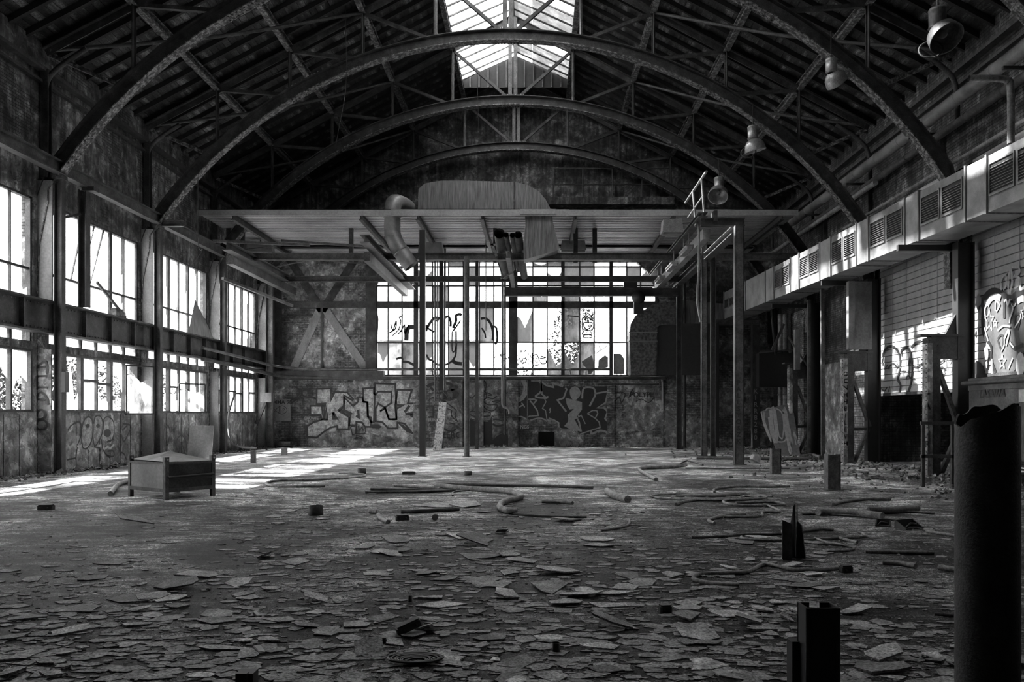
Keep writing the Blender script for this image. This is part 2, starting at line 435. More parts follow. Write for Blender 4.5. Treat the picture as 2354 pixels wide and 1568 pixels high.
MB().box(HX0-.1, HX1+.1, YB+1.0, YB+1.1, 0, HZ+.2).box(HX0-.1, HX1+.1, YB+.36, YB+1.1, HZ, HZ+.05).box(HX0-.1,HX1+.1,YB+.0,YB+1.1,-.05,-.004).box(HX0-.1,HX0,YB+.36,YB+1.1,0,HZ).box(HX1,HX1+.1,YB+.36,YB+1.1,0,HZ).build('duct_hole', BLK, wall_b)

def wx(px): return (px-CX)/F_PX*YB
def wz(py): return EYE-(py-CY)/F_PX*YB
# back window
bw = thing('window_2', None, None, kind='structure')
m = MB()
m.box(WX0-.06, WX0+.1, YB-.04, YB+.2, WZ0, 7.9); m.box(WX1-.1, WX1+.06, YB-.04, YB+.2, WZ0, 7.9)
m.box(WX0-.06, WX1+.06, YB-.06, YB+.25, WZ0-.08, WZ0+.07)
m.build('window_frame', STEEL, bw)
for px, w in ((956, .22), (1068, .18), (1180, .42), (1294, .17), (1405, .17)):
    MB().box(wx(px)-w/2, wx(px)+w/2, YB-.03, YB+.2, WZ0, WZT).build('mullion', STEEL, bw)
MB().box(WX0, WX1, YB-.03, YB+.2, wz(708), wz(693)).build('transom', STEEL, bw)
cols = [862, 892, 924, 956, 994, 1031, 1068, 1102, 1135, 1180, 1225, 1258, 1294, 1333, 1366, 1405, 1441, 1473, 1508]
rows = [WZ0, wz(787), wz(700), wz(657), wz(613), WZT]
for px in cols[1:-1]:
    if px in (956, 1068, 1180, 1294, 1405): continue
    MB().box(wx(px)-.03, wx(px)+.03, YB+.02, YB+.1, WZ0, WZT).build('glazing_bar', STEEL, bw)
for z in (rows[1], rows[3], rows[4]):
    MB().box(WX0, WX1, YB+.03, YB+.09, z-.035, z+.035).build('glazing_bar', STEEL, bw)
random.seed(21)
for i in range(len(cols)-1):
    for j in range(len(rows)-1):
        r = random.random()
        if r < .12: continue
        xa, xb = wx(cols[i])+.02, wx(cols[i+1])-.02; za, zb = rows[j]+.02, rows[j+1]-.02
        m = MB()
        if r < .3:   # broken pane: a jagged remainder
            k = random.uniform(.35, .8); q = [(xa,za),(xb,za),(xb,za+(zb-za)*random.uniform(.3,.9)),(xa+(xb-xa)*.6,za+(zb-za)*k*.6),(xa+(xb-xa)*.35,za+(zb-za)*k),(xa,za+(zb-za)*random.uniform(.5,1))]
            m.prism([(x,YB+.06,z) for x,z in q], (0,.006,0))
        else: m.box(xa, xb, YB+.06, YB+.066, za, zb)
        m.build('pane', random.choice((GL_BACK, GL_BACK, GL_MILK, GL_CLEAR) if i > 8 else (GL_BACK, GL_MILK, GL_CLEAR, GL_CLEAR)), bw)

# left wall windows, one set per bay
wn_no = [2]
def winname(): wn_no[0] += 1; return 'window_%d' % wn_no[0]
X0 = XL-.1
def lpane(y0, y1, z0, z1, par, mode=0, mt=None):
    m = MB()
    if mode == 1:
        a, b, c = [random.uniform(.25, .95) for _ in range(3)]; h = z1-z0; w = y1-y0
        m.prism([(X0,y0,z0),(X0,y1,z0),(X0,y1,z0+h*a),(X0,y0+w*.7,z0+h*b*.5),(X0,y0+w*.4,z0+h*c),(X0,y0,z0+h*b)], (.006,0,0))
    elif mode == 2:
        a, b = [random.uniform(.3, .8) for _ in range(2)]; h = z1-z0; w = y1-y0
        m.prism([(X0,y0,z1),(X0,y1,z1),(X0,y1,z1-h*a),(X0,y0+w*.5,z1-h*b*.5),(X0,y0,z1-h*b)], (.006,0,0))
    else: m.box(X0, X0+.006, y0, y1, z0, z1)
    m.build('pane', mt or random.choice((GL_CLEAR, GL_CLEAR, GL_MILK)), par)
for bi, a in enumerate(BAYS_L):
    y0, y1 = a+WB0, a+WB1; full = a > 16
    n = 6; w = (y1-y0)/n
    if a > 34: n = 6
    # upper
    if not full: pass
    wo = thing(winname(), None, None, kind='structure') if full else None; m = MB()
    for z in (4.68, 7.34): m.box(X0-.05, X0+.08, y0, y1, z, z+.06)
    for y in (y0, y1-.07): m.box(X0-.05, X0+.08, y, y+.07, 4.68, 7.4)
    if full: m.build('window_frame', STEEL, wo)
    for k in range(1, n):
        if not full: break
        wd = .13 if k % 2 == 0 else .045
        if full and a < 24 and k in (3,): continue
        MB().box(X0-.04, X0+.06, y0+k*w-wd/2, y0+k*w+wd/2, 4.7, 7.36).build('glazing_bar', STEEL, wo)
    if full: MB().box(X0-.03, X0+.05, y0, y1, 5.45, 5.51).build('glazing_bar', STEEL, wo)
    if full:
        for k in range(n):
            for (za, zb) in ((4.74, 5.45), (5.51, 7.34)):
                r = random.random()
                if a == 16.5 and k < 3: lpane(y0+k*w+.03, y0+(k+1)*w-.03, za, zb, wo, 0, GL_BACK); continue  # unseen panes, grimy glass put in to keep sun off the crate
                if za > 5 and r < .5: continue
                if za < 5 and r < .15: continue
                lpane(y0+k*w+.03, y0+(k+1)*w-.03, za, zb, wo, 0 if r < .75 else random.choice((1, 2)))
    if a == 22.35:    # window bars that have come loose and lean across the opening
        for ya, yb in ((23.9, 24.6), (24.4, 25.2), (24.9, 25.75)):
            MB().bar((X0+.05, ya, 5.5), (X0+.03, yb, 7.34), .04, .04).build('loose_glazing_bar', STEEL, wo)
        MB().bar((X0+.22, 25.0, 5.6), (X0+.15, 26.9, 4.75), .05, .09).build('loose_glazing_bar', STEEL, wo)
    # transom strip
    wo = thing(winname(), None, None, kind='structure'); m = MB()
    for k in range(n+1): m.box(X0-.04, X0+.06, y0+k*w-.05, y0+k*w+.05, 3.54, 3.86)
    m.build('window_frame', STEEL, wo)
    if full:
        for k in range(n):
            if random.random() < .7: lpane(y0+k*w+.06, y0+(k+1)*w-.06, 3.56, 3.84, wo)
    # lower
    wo = thing(winname(), None, None, kind='structure'); m = MB()
    for z in (1.66, 3.27): m.box(X0-.06, X0+.12, y0, y1, z, z+.07)
    for y in (y0, y1-.07): m.box(X0-.06, X0+.1, y, y+.07, 1.66, 3.34)
    m.build('window_frame', STEEL, wo)
    for k in range(1, n):
        wd = .16 if k % 2 == 0 else .07
        MB().box(X0-.05, X0+.08, y0+k*w-wd/2, y0+k*w+wd/2, 1.7, 3.3).build('glazing_bar', STEEL, wo)
    if full:
        for k in range(n):
            r = random.random(); ya, yb = y0+k*w+.06, y0+(k+1)*w-.06
            if k in (0, 2, 3) or random.random() < .3:
                zc = 2.62 if k != 3 else 2.55
                MB().box(X0-.04, X0+.07, ya, yb, zc-.035, zc+.035).build('glazing_bar', STEEL, wo)
                if r < .8: lpane(ya, yb, zc+.04, 3.26, wo, random.choice((0, 2)))
                if r > .25: lpane(ya, yb, 1.74, zc-.04, wo, random.choice((0, 1, 1)))
            elif r < .8: lpane(ya, yb, 1.74, 3.26, wo, random.choice((0, 1, 2)))
    # casements swung into the hall
    if a in (22.35, 28.2):
        hy = y1-.95 if a < 25 else y0+2.3
        c = MB(); zA, zB = (1.62, 3.2) if a < 25 else (1.68, 2.75); L_ = .95
        d = V((.55, .84, 0)) if a < 25 else V((.75, .66, 0)); o = V((XL+.06, hy, 0))
        q = [o+V((0,0,zA)), o+d*L_+V((0,0,zA)), o+d*L_+V((0,0,zB)), o+V((0,0,zB))]
        for i in range(4): c.bar(q[i], q[(i+1) % 4], .05, .06, up=d.cross(V((0,0,1))))
        cs = c.build('casement', STEEL, wo)
        g = MB(); g.add([q[0], q[1], q[1]+V((0,0,(zB-zA)*.8)), q[0]+d*.5+V((0,0,(zB-zA)*.65)), q[3]], [(0,1,2,3,4)]); g.build('pane', GL_CLEAR, cs)
# ---------------------------------------------------------------- steelwork
R = 14.75; CZ = 14.70-R
def archz(d, r=R): return CZ+math.sqrt(max(0, r*r-d*d))
def arch_path(r, foot_l=0.0, foot_r=5.0):
    pts = []; D = 12.15; n = 56
    for i in range(n+1):
        d = -D+2*D*i/n; pts.append(V((XC+d, 0, archz(d, r))))
    off = R-r
    lf = [V((XC-12.52+off, 0, 7.3)), V((XC-12.74+off, 0, 6.2)), V((XC-12.8+off, 0, 5.2)), V((XC-12.8+off, 0, foot_l))]
    rt = [V((XC+12.4-off, 0, 7.2)), V((XC+12.45-off, 0, foot_r))]
    return list(reversed(lf))+pts+rt
def sweep(mb, path, Y, thick, wy):
    """flat bar that follows the arch: thick in the arch plane, wy across"""
    n = len(path); vs = []
    for i, p in enumerate(path):
        d = (path[min(n-1, i+1)]-path[max(0, i-1)]).normalized(); nr = V((-d.z, 0, d.x))
        for s, y in ((-1,-1),(1,-1),(1,1),(-1,1)): vs.append(p+nr*thick/2*s+V((0, Y+wy/2*y, 0)))
    fs = [(4*i+a, 4*i+(a+1) % 4, 4*(i+1)+(a+1) % 4, 4*(i+1)+a) for i in range(n-1) for a in range(4)]
    fs += [(0,1,2,3), (4*n-4, 4*n-3, 4*n-2, 4*n-1)]
    mb.add(vs, fs)
TL = ['roof truss nearest the camera, above the frame, carrying the upper right lamp',
      'arched roof truss whose crown is cut off by the top edge of the photo',
      'arched roof truss whose crown crosses the bright skylight near the top of the photo',
      'arched roof truss just below the skylight, behind the one crossing the skylight',
      'last and smallest arched roof truss in front of the dark gable wall']
for ai, A in enumerate(ARCH):
    t = thing('roof_truss', TL[ai], 'roof truss', (XC, A, 0), group='arched roof trusses')
    m = MB(); hi = [p for p in arch_path(R)]; lo = arch_path(R-.36); mid = arch_path(R-.18)
    sweep(m, hi, A, .03, .30); sweep(m, mid, A, .34, .025)
    arch = m.build('arch_rib', STEEL, t)
    m = MB(); sweep(m, lo, A, .03, .34); m.build('lower_flange', FLAKE, t)
    m = MB()      # angle irons and cover plates with rivets at the joints
    for d in (-6.9, 0, 6.9, -11.2, 11.2):
        for k in range(9):
            dd = d+(k-4)*.11; z = archz(dd)+.02
            for yy in (-.1, .1): m.box(XC+dd-.025, XC+dd+.025, A+yy-.025, A+yy+.025, z, z+.035)
            z = archz(dd, R-.36)-.05
            for yy in (-.1, .1): m.box(XC+dd-.025, XC+dd+.025, A+yy-.025, A+yy+.025, z, z+.035)
    rv = m.build('rivets', FLAKE, arch); rv['kind'] = 'stuff'
    def chz(d): return 17.95-.53*abs(d)
    m = MB()
    for s in (-1, 1):
        m.bar((XC+s*.05, A, chz(0)-.05), (XC+s*12.3, A, chz(12.3)-.05), .22, .03, du=.1)
        m.bar((XC+s*.05, A, chz(0)-.05), (XC+s*12.3, A, chz(12.3)-.05), .03, .2)
    m.build('top_chord', STEEL, t)
    for s in (-1, 1):
        for k in range(1, 5):
            d = 2.48*k
            MB().bar((XC+s*d, A-.06, archz(d)), (XC+s*d, A-.06, chz(d)), .11, .03, up=(1,0,0)).bar((XC+s*d, A+.0, archz(d)), (XC+s*d, A+.0, chz(d)), .03, .12, up=(1,0,0)).build('vertical_strut', RAIL if abs(d) < 4 else STEEL, t)  # paler steel on struts by the ridge stands in for skylight on them
            d0 = 2.48*(k-1)+.25
            MB().bar((XC+s*d, A+.05, chz(d)), (XC+s*d0, A+.05, archz(d0)), .12, .11).build('diagonal_strut', STEEL, t)
        MB().bar((XC+s*12.25, A+.05, chz(12.25)-.1), (XC+s*10.3, A+.05, archz(10.3)), .12, .11).build('diagonal_strut', FLAKE, t)
        m = MB(); q = smooth([(XC+s*12.35, A, 9.6), (XC+s*12.3, A, 10.5), (XC+s*12.0, A, 10.95), (XC+s*11.2, A, 11.5)], 5); m.tube(q, .07, 6); m.build('knee_brace', STEEL, t)
        MB().box(XC+s*.11-.075, XC+s*.11+.075, A-.09, A+.09, archz(0), chz(0)).build('king_post', RAIL, t)  # king posts also paler, the skylight put into their colour
    if ai == 4: continue
    MB().ibeam((XL+.16, A, 8.0), (XL+.16, A, 10.9), .2, .2).build('wall_post', STEEL, t)
# purlins (longitudinal beams) and roof bracing
pl = {1: 'beside the skylight', 2: 'second from the skylight', 3: 'third from the skylight', 4: 'nearest the eaves'}
for s, nm in ((-1, 'left'), (1, 'right')):
    for k in range(1, 5):
        d = 2.48*k; z = 17.95-.53*d-.02
        m = MB(); m.ibeam((XC+s*d, 14, z+.1), (XC+s*d, YB, z+.1), .2, .24)
        m.build('purlin', FLAKE, label='long steel purlin under the %s roof slope, %s' % (nm, pl[k]), category='purlin', group='roof purlins')
    for i in range(4):
        a = V((XC+s*4.96, ARCH[i+1], 17.95-.53*4.96)); b = V((XC+s*12.2, ARCH[i], 11.45)); c = (a+b)/2+V((0, -.3, -.35))
        m = MB(); m.tube(smooth([a, c, b], 8), .055, 6)
        m.build('wind_brace', STEEL, label='sagging diagonal brace under the %s roof slope, %s bay' % (nm, ('nearest','second','third','farthest')[i]), category='brace', group='roof wind braces')

# left posts with pale web plates, spandrel girder and crane rail
NM = ['nearest', 'second', 'third', 'last']
LCOL = ARCH[1:4]+[39.9]
for i, A in enumerate(LCOL):
    t = thing('crane_post', '%s steel post with pale web plates along the left window wall' % NM[i].capitalize(), 'post', (-12.9, A, 0), group='posts of the left wall')
    MB().ibeam((-12.88, A, 0), (-12.88, A, 8.0), .2, .22, up=(1,0,0)).build('post', STEEL, t)
    MB().box(XL-.02, -13.0, A-.14, A-.09, 4.66, 7.9).build('web_plate', LITE, t)
    MB().box(XL+.0, -13.02, A-.16, A-.1, .05, 3.36).build('pier_plate', PARAP if i == 0 else LITE, t)
    MB().box(-13.02, -12.74, A-.14, A+.14, 7.95, 8.05).build('cap_plate', STEEL, t)
    if i == 1: MB().ibeam((-12.9, A, 8.12), (-12.0, A, 8.12), .16, .22).build('stub_beam', STEEL, t)
    if i == 0: MB().box(-12.77, -12.68, A-.1, A+.1, 2.2, 2.75).build('switch_box', BLK, t)
m = MB(); m.ibeam((-12.85, YF, 8.25), (-12.85, 34.3, 8.25), .22, .36)
m.build('crane_rail', RAIL, label='long crane runway beam on the posts of the left wall', category='crane rail')
g = thing('spandrel_girder', 'deep riveted girder between upper and lower left windows', 'girder', (-13.2, 20, 3.8))
m = MB(); m.box(-13.26, -13.22, YF, YB, 3.82, 4.62); m.box(-13.38, -13.02, YF, YB, 3.78, 3.83); m.box(-13.38, -12.98, YF, YB, 4.61, 4.66); m.build('web', STEEL, g)
m = MB()
y = 8.0
while y < YB:
    MB().box(-13.22, -13.1, y, y+.04, 3.83, 4.61).build('stiffener', STEEL, g); y += 1.46
m = MB(); y = 12
while y < YB:
    for z in (3.9, 4.54): m.box(-13.222, -13.2, y, y+.035, z, z+.035)
    y += .16
m.build('rivets', FLAKE, g)['kind'] = 'stuff'
# short post standing on the girder in front of the second bay
t = thing('short_post', 'dark short post standing on the girder before the leaning window bars', 'post', (-12.9, 23.6, 4.66))
MB().ibeam((-12.9, 23.6, 4.66), (-12.9, 23.6, 8.0), .24, .24, up=(1,0,0)).build('post', STEEL, t)
MB().bar((-12.9, 23.6, 8.02), (-12.55, 23.6, 8.02), .28, .12).bar((-12.95, 23.5, 7.3), (-13.3, 23.0, 7.05), .07, .07).build('bracket', STEEL, t)
# bracket and tilted things on the girder
m = MB(); m.add([(-13.0,30.9,4.66),(-12.98,33.3,4.66),(-13.2,32.1,6.0),(-13.15,31.9,6.05),(-13.05,32.2,5.3)], [(0,1,4),(1,2,4),(2,3,4),(3,0,4),(0,3,2,1)])
m.build('torn_sheet', GALVD, label='crumpled triangular metal sheet standing on the girder in the left window', category='sheet')
m = MB(); m.box(-13.25, -13.0, 25.6, 26.2, 4.67, 4.83); m.box(-13.22, -13.05, 25.7, 26.1, 4.84, 4.92)
m.build('rubble_pile', WALL_L, label='small pile of boards on the girder below the leaning window bars', category='rubble')

# right side: wall columns, built-up posts
RC = [(21.65, 'nearest'), (27.5, 'second'), (33.35, 'third')]
for i, (Y, nm) in enumerate(RC):
    t = thing('wall_column', '%s built-up steel column pair with cap box on the right wall' % nm.capitalize(), 'column', (10.8, Y, 0), group='column pairs of the right wall')
    MB().ibeam((11.2, Y, 0), (11.2, Y, 6.1), .3, .44, up=(1,0,0)).build('column', BLK, t)
    q = MB(); q.box(10.2, 10.22, Y-.17, Y+.17, 0, 3.6); q.box(10.22, 10.5, Y-.17, Y-.15, 0, 3.6); q.box(10.22,10.5, Y+.15, Y+.17, 0, 3.6); q.box(10.5,10.52,Y-.17,Y+.17,0,3.6)
    q.build('front_post', STEEL, t)
    MB().box(10.17, 10.2, Y-.17, Y+.1, 0, 3.45).box(10.17, 10.3, Y-.19, Y-.172, 0, 3.45).build('pale_face', PARAP, t)
    MB().box(10.3, 11.15, Y-.14, Y+.14, 3.05, 3.64).build('cap_box', STEEL, t)
    MB().box(9.98, 11.15, Y-.2, Y+.2, 3.64, 3.69).build('cap_plate', STEEL, t)
    MB().bar((10.55, Y, 2.75), (11.1, Y, 1.2), .1, .14, up=(0,1,0)).build('diagonal_brace', STUB, t)
    MB().bar((11.05, Y, 1.1), (10.6, Y, .03), .1, .14, up=(0,1,0)).build('diagonal_brace', STUB, t)
    MB().bar((10.5, Y, 1.12), (11.1, Y, 1.12), .1, .1).build('cross_tie', STEEL, t)
    MB().prism([(11.0, Y-.05, 3.69), (10.7, Y-.05, 3.69), (11.02, Y-.05, 4.3)], (0,.1,0)).build('gusset', STEEL, t)
    m = MB()
    z = .15
    while z < 3.55:
        for yy in (-.12, .12): m.box(10.155, 10.172, Y+yy-.012, Y+yy+.012, z, z+.025)
        for xx in (10.25, 10.46): m.box(xx-.012, xx+.012, Y-.185, Y-.17, z, z+.025)
        z += .12
    m.build('rivets', STEEL, t)['kind'] = 'stuff'
    MB().bar((9.6, Y+.3, 6.02), (11.2, Y+.3, 6.02), .12, .16).build('duct_bracket', BLK, t)
MB().box(10.3, 11.1, 27.3, 27.42, 3.75, 6.0).box(10.3, 10.5, 27.22, 27.3, 3.8, 6.0).build('web_plate', LITE, label='tall grey plate cabinet above the second right column pair, under the duct', category='cabinet')

# corrugated canopy
CYF, CYB, CZB = 32.0, 40.3, 9.40
can = thing('canopy', 'wide corrugated metal canopy across the hall in front of the gable wall', 'canopy', (-1.5, 36, 9.4))
xs = [-13.1, -9.2, -5.3, -1.5, 2.4, 6.2, 10.15]
def corr(mb, xa, xb, y0, y1, z, per=.30, hgt=.11):
    pr = []; y = y0
    while y < y1-.01:
        pr += [(y, z), (y+per*.58, z), (y+per*.66, z+hgt), (y+per*.92, z+hgt)]; y += per
    pr.append((y1, z)); vs = [(x, a, b) for x in (xa, xb) for a, b in pr]; n = len(pr)
    mb.add(vs, [(i, i+1, n+i+1, n+i) for i in range(n-1)])
for i in range(6):
    m = MB(); corr(m, xs[i]-.02, xs[i+1]+.02, CYF, 38.0, CZB+.004*(i % 2)); m.build('corrugated_sheet', CORR, can)
    m = MB(); corr(m, xs[i]-.02, xs[i+1]+.02, 38.35, 40.2, CZB-.05+.004*(i % 2)); m.build('corrugated_sheet', CORR, can)
m = MB(); m.box(-13.1, 10.15, CYF-.03, CYF, CZB-.10, CZB+.12); m.box(-5.6, -.9+2.2, CYF-.05, CYF-.03, CZB-.12, CZB+.13); m.build('fascia', CORR, can)
MB().box(-13.1, 10.15, CYF, CYB, CZB+.13, CZB+.15).build('deck', STEEL, can)
for x in (-11.76, -6.8, -4.6, -2.1, 1.55, 5.4, 9.55):
    MB().ibeam((x, CYF+.05, CZB-.13), (x, CYB, CZB-.13), .14, .24).build('joist', STEEL, can)
MB().box(-12.9, 10, 38.02, 38.33, CZB-.12, CZB-.08).build('gap_strip', BLK, can)
for px0, px1 in ((522,532),(553,562),(803,812),(1134,1142),(1318,1328),(1362,1372)):
    a = P(px0, 530, 34.6).x; b = P(px1, 530, 34.6).x
    MB().box(a, b, 34.5, 34.68, 7.95, CZB-.02).build('hanger', STEEL, can)

# cross beams and free columns
def xbeam(px0, px1, y0, y1, Y, name, label, cat='beam', w=.2, mat_=RAIL, grp=None):
    a, b = P(px0, y1, Y), P(px1, y0, Y); zc = (a.z+b.z)/2; h = abs(b.z-a.z)
    m = MB(); m.ibeam((a.x, Y, zc), (b.x, Y, zc), w, h, t=.025)
    return m.build(name, mat_, label=label, category=cat, group=grp)
xbeam(530, 1852, 582, 598, 33.0, 'cross_beam', 'long dark cross beam hanging below the canopy, upper one')
xbeam(630, 1580, 635, 648, 37.2, 'cross_beam', 'dark cross beam behind the round duct, across the top of the big window')
crane = thing('crane_beam', 'short crane beam in front of the right half of the big window', 'crane', P(1163, 680, 38))
a, b = P(1163, 681, 38), P(1557, 663, 38); zc = (a.z+b.z)/2
MB().ibeam((a.x, 38, zc), (b.x, 38, zc), .3, b.z-a.z, t=.05).build('girder', STEEL, crane)
MB().box(P(1433,0,38).x, P(1463,0,38).x, 37.7, 38, P(0,662,38).z, P(0,650,38).z).build('motor_box', BLK, crane)
m = MB(); c = P(1468, 684, 37.8); m.lathe(c, [(.0,-.25),(.28,-.2),(.32,.0),(.28,.25),(0,.28)], 16, (0,1,0)); m.box(c.x-.22, c.x+.22, 37.7, 38, c.z-.75, c.z-.2); m.build('hoist', BLK, crane)
m = MB(); m.tube([P(1163, 661, 37.9), P(1500, 661, 37.9)], .03, 6); m.build('conductor_rail', STEEL, crane)

def col(px0, px1, ybase, ytop, name, label, mt, sect='box', Y=None, grp='free standing steel columns'):
    Y = Y or EYE*F_PX/(ybase-CY); a, b = P(px0, ytop, Y), P(px1, ytop, Y); w = b.x-a.x; x = (a.x+b.x)/2
    m = MB()
    if sect == 'box': m.box(a.x, b.x, Y-w/2, Y+w/2, 0, a.z)
    elif sect == 'i': m.ibeam((x, Y, 0), (x, Y, a.z), w, w*1.1, up=(1,0,0), t=.02)
    elif sect == 'ch': m.channel((x, Y, 0), (x, Y, a.z), w, w, up=(1,0,0), t=.02)
    else: m.tube([(x, Y, 0), (x, Y, a.z)], w/2, 12)
    m.box(x-w*.75, x+w*.75, Y-w*.75, Y+w*.75, 0, .02)
    return m.build(name, mt, label=label, category='column', group=grp)
col(965, 978, 1049, 530, 'steel_column', 'dark square column left of centre, standing free on the floor', BLK)
col(1067, 1079, 1050, 590, 'steel_column', 'grey round column beside the dark square one, before the big window', RAIL, 'tube')
col(1093, 1100, 1033, 590, 'steel_column', 'thin dark column just right of the grey round column', STEEL)
col(1612, 1625, 1049, 558, 'steel_column', 'left one of two close columns under the right gantry', RAIL, 'ch')
col(1634, 1644, 1049, 590, 'steel_column', 'right one of two close columns under the right gantry', STEEL, 'i')
colH = col(1688, 1708, 1068, 520, 'steel_column', 'pale channel column nearest the camera under the right gantry', RAIL, 'ch')
col(1556, 1566, 1033, 655, 'steel_column', 'slim column under the right end of the short crane beam', STEEL, 'i')
col(1570, 1577, 1030, 640, 'steel_column', 'thin pipe column beside the end of the short crane beam', STEEL, 'tube')
colJ = col(1728, 1745, 1030, 740, 'steel_column', 'dark column with pale letters painted down it near the back right corner', STEEL)
col(1640, 1652, 1031, 742, 'steel_column', 'dark column behind the two close columns, under a low beam', BLK)
col(1010, 1019, 1031, 545, 'steel_column', 'dark column behind the valve pipes before the big window', BLK)
col(614, 628, 1028, 640, 'steel_column', 'column carrying the pale switch box in the back left corner', RAIL, 'i', Y=39.6)
col(1856, 1868, 1045, 700, 'steel_column', 'thin dark post against the right wall behind the third pair', BLK)
xbeam(1640, 1745, 735, 746, 39, 'cross_beam', 'low dark beam in the back right corner on two columns')

# longitudinal monorail beams
def lbeam(pa, ya, pb, yb, zr, w, h, name, label, mt=RAIL, sect='i', cat='beam'):
    Ya = zr*F_PX/(CY-ya); Yb = min(40.4, zr*F_PX/(CY-yb)); x = ((pa-CX)/F_PX*Ya+(pb-CX)/F_PX*Yb)/2
    m = MB(); z = EYE+zr
    if sect == 'i': m.ibeam((x, Ya, z), (x, Yb, z), w, h, t=.03)
    else: m.bar((x, Ya, z), (x, Yb, z), w, h)
    return m.build(name, mt, label=label, category=cat), x, Ya, Yb, z
lbeam(517, 597, 684, 671, 5.85, .28, .34, 'monorail_beam', 'thick box rail running to the back wall beside the left windows', RAIL, 'b')
lbeam(514, 565, 664, 640, 6.15, .34, .3, 'monorail_beam', 'flanged rail hanging left under the canopy, over the box rail')
lbeam(841, 590, 934, 673, 5.8, .22, .34, 'monorail_beam', 'box rail pointing at the left edge of the big window', RAIL, 'b')
lbeam(841, 548, 945, 660, 6.2, .34, .28, 'monorail_beam', 'flanged rail above the box rail beside the round duct')
lbeam(1165, 585, 1182, 655, 5.85, .16, .26, 'monorail_beam', 'short rail over the left end of the short crane beam')
lbeam(1624, 538, 1511, 658, 5.98, .24, .34, 'gantry_rail', 'pale box rail running from the right gantry to the window', LITE, 'b')
lbeam(1700, 524, 1546, 661, 6.05, .3, .26, 'gantry_rail', 'flanged rail on the right side of the gantry', RAIL)
lbeam(1612, 493, 1499, 637, 6.5, .3, .16, 'gantry_rail', 'upper left rail of the gantry with lamps beneath it', RAIL)
m = MB(); m.ibeam(P(1611, 511, 26.8), P(1711, 511, 26.8), .2, .26); m.box(*sorted((P(1640,0,26.8).x, P(1648,0,26.8).x)), 26.7, 27.2, 7.85, 8.2)
m.build('gantry_end_beam', STEEL, label='short cross beam closing the near end of the right gantry', category='beam')
for x_, lab in ((5.4, 'left'), (6.0, 'middle')):
    for k in range(3):
        y = 29+k*3.2
        m = MB(); m.box(x_-.09, x_+.09, y, y+1.5, 7.42, 7.50); m.box(x_-.015, x_+.015, y+.2, y+.23, 7.5, 8.1); m.box(x_-.015, x_+.015, y+1.2, y+1.23, 7.5, 8.1); m.box(x_-.13, x_+.13, y-.02, y+1.52, 7.5, 7.56)
        if x_ == 5.4: m.build('tube_lamp', LAMPM, label='narrow fluorescent fitting under the gantry rail, %s from the camera' % ('first','second','third')[k], category='lamp', group='lamps under the gantry rail')
# hand rail on the gantry
h = thing('handrail', 'pale tubular handrail on top of the right gantry', 'handrail', (5.63, 28, 8.3))
MB().tube([P(1624, 394, 27.3), P(1576, 466, 31.4)], .045, 8).build('top_rail', GALV, h)
MB().tube([P(1617, 449, 27.9), P(1582, 500, 31.2)], .03, 8).build('middle_rail', GALV, h)
MB().tube([P(1613, 412, 28.0), P(1619, 492, 28.0)], .04, 8).build('post', GALV, h)
MB().tube([P(1593, 438, 29.6), P(1599, 512, 29.6)], .04, 8).build('post', GALV, h)
# unit heaters under the canopy and lamp boxes
def ubox(px0, px1, y0, y1, Y, dep, name, label, cat, mt=GALV, side=False):
    a, b = P(px0, y1, Y), P(px1, y0, Y); t = thing(name, label, cat, (a.x/2+b.x/2, Y, a.z), group=None)
    m = MB(); w = (b.x-a.x)*.06; m.prism([(a.x, Y, a.z), (b.x, Y, a.z), (b.x-w, Y, b.z), (a.x+w, Y, b.z)], (0, dep, 0)); m.build('housing', mt, t)
    MB().box(a.x+.05, b.x-.05, Y+.05, Y+dep-.05, a.z-.05, a.z-.002).build('cover_plate', LITE, t)
    if side: MB().tube([(b.x-.1, Y+dep/2, b.z-.1), (b.x+.35, Y+dep/2, b.z-.05), (5.5, Y+dep/2, 8.1)], .03, 6).build('bracket', GALV, t)
    else: MB().tube([((a.x+b.x)/2, Y+dep/2, b.z-.02), ((a.x+b.x)/2, Y+dep/2, CZB-.05)], .03, 6).build('hanger', STEEL, t)
ubox(960, 1019, 556, 583, 36.5, .5, 'heater_box', 'pale box unit under the canopy right of the round duct', 'heater')
ubox(1288, 1348, 553, 575, 36.5, .5, 'heater_box', 'pale box unit under the canopy right of the tapered hopper', 'heater')
ubox(565, 626, 560, 577, 36.5, .4, 'heater_box', 'low pale box unit under the left end of the canopy', 'heater')
ubox(1552, 1575, 553, 575, 36.5, .4, 'heater_box', 'small pale box unit under the canopy beside the gantry', 'heater')
ubox(1523, 1571, 503, 533, 28.5, .55, 'lamp_box', 'white box beside the handrail on the gantry', 'box', LAMPM, True)

# big arched air duct on the canopy, hopper below, round duct
m = MB(); q = zz(780, 0, 2.904, [(525,1395),(530,1260),(570,1225),(680,1205),(830,1205),(1180,1215),(1260,1235),(1330,1275),(1380,1335),(1410,1395)])
m.prism([P(a, b, 32.5) for a, b in q], (0, 1.3, 0)); 
t = thing('air_duct', 'large curved sheet metal duct lying on top of the canopy', 'duct', P(1110, 480, 33))
m.build('curved_housing', GALVD, t)
MB().ribbon([P(1182, 418, 32.48), P(1182, 481, 32.48)], .05, (0,-1,0)).build('seam', STEEL, t)
t = thing('hopper', 'tapered sheet metal hopper hanging through the canopy below the curved duct', 'duct', P(1240, 590, 32.3))
q = [(1207,497),(1270,497),(1271,510),(1286,569),(1281,575),(1204,597),(1203,560),(1208,520)]
MB().prism([P(a, b, 32.15) for a, b in q], (0, .8, 0)).build('hood', GALVD, t)
MB().box(P(1195,0,32).x, P(1277,0,32).x, 31.9, 31.95, P(0,493,32).z, P(0,482,32).z).build('flange', CORR, t)
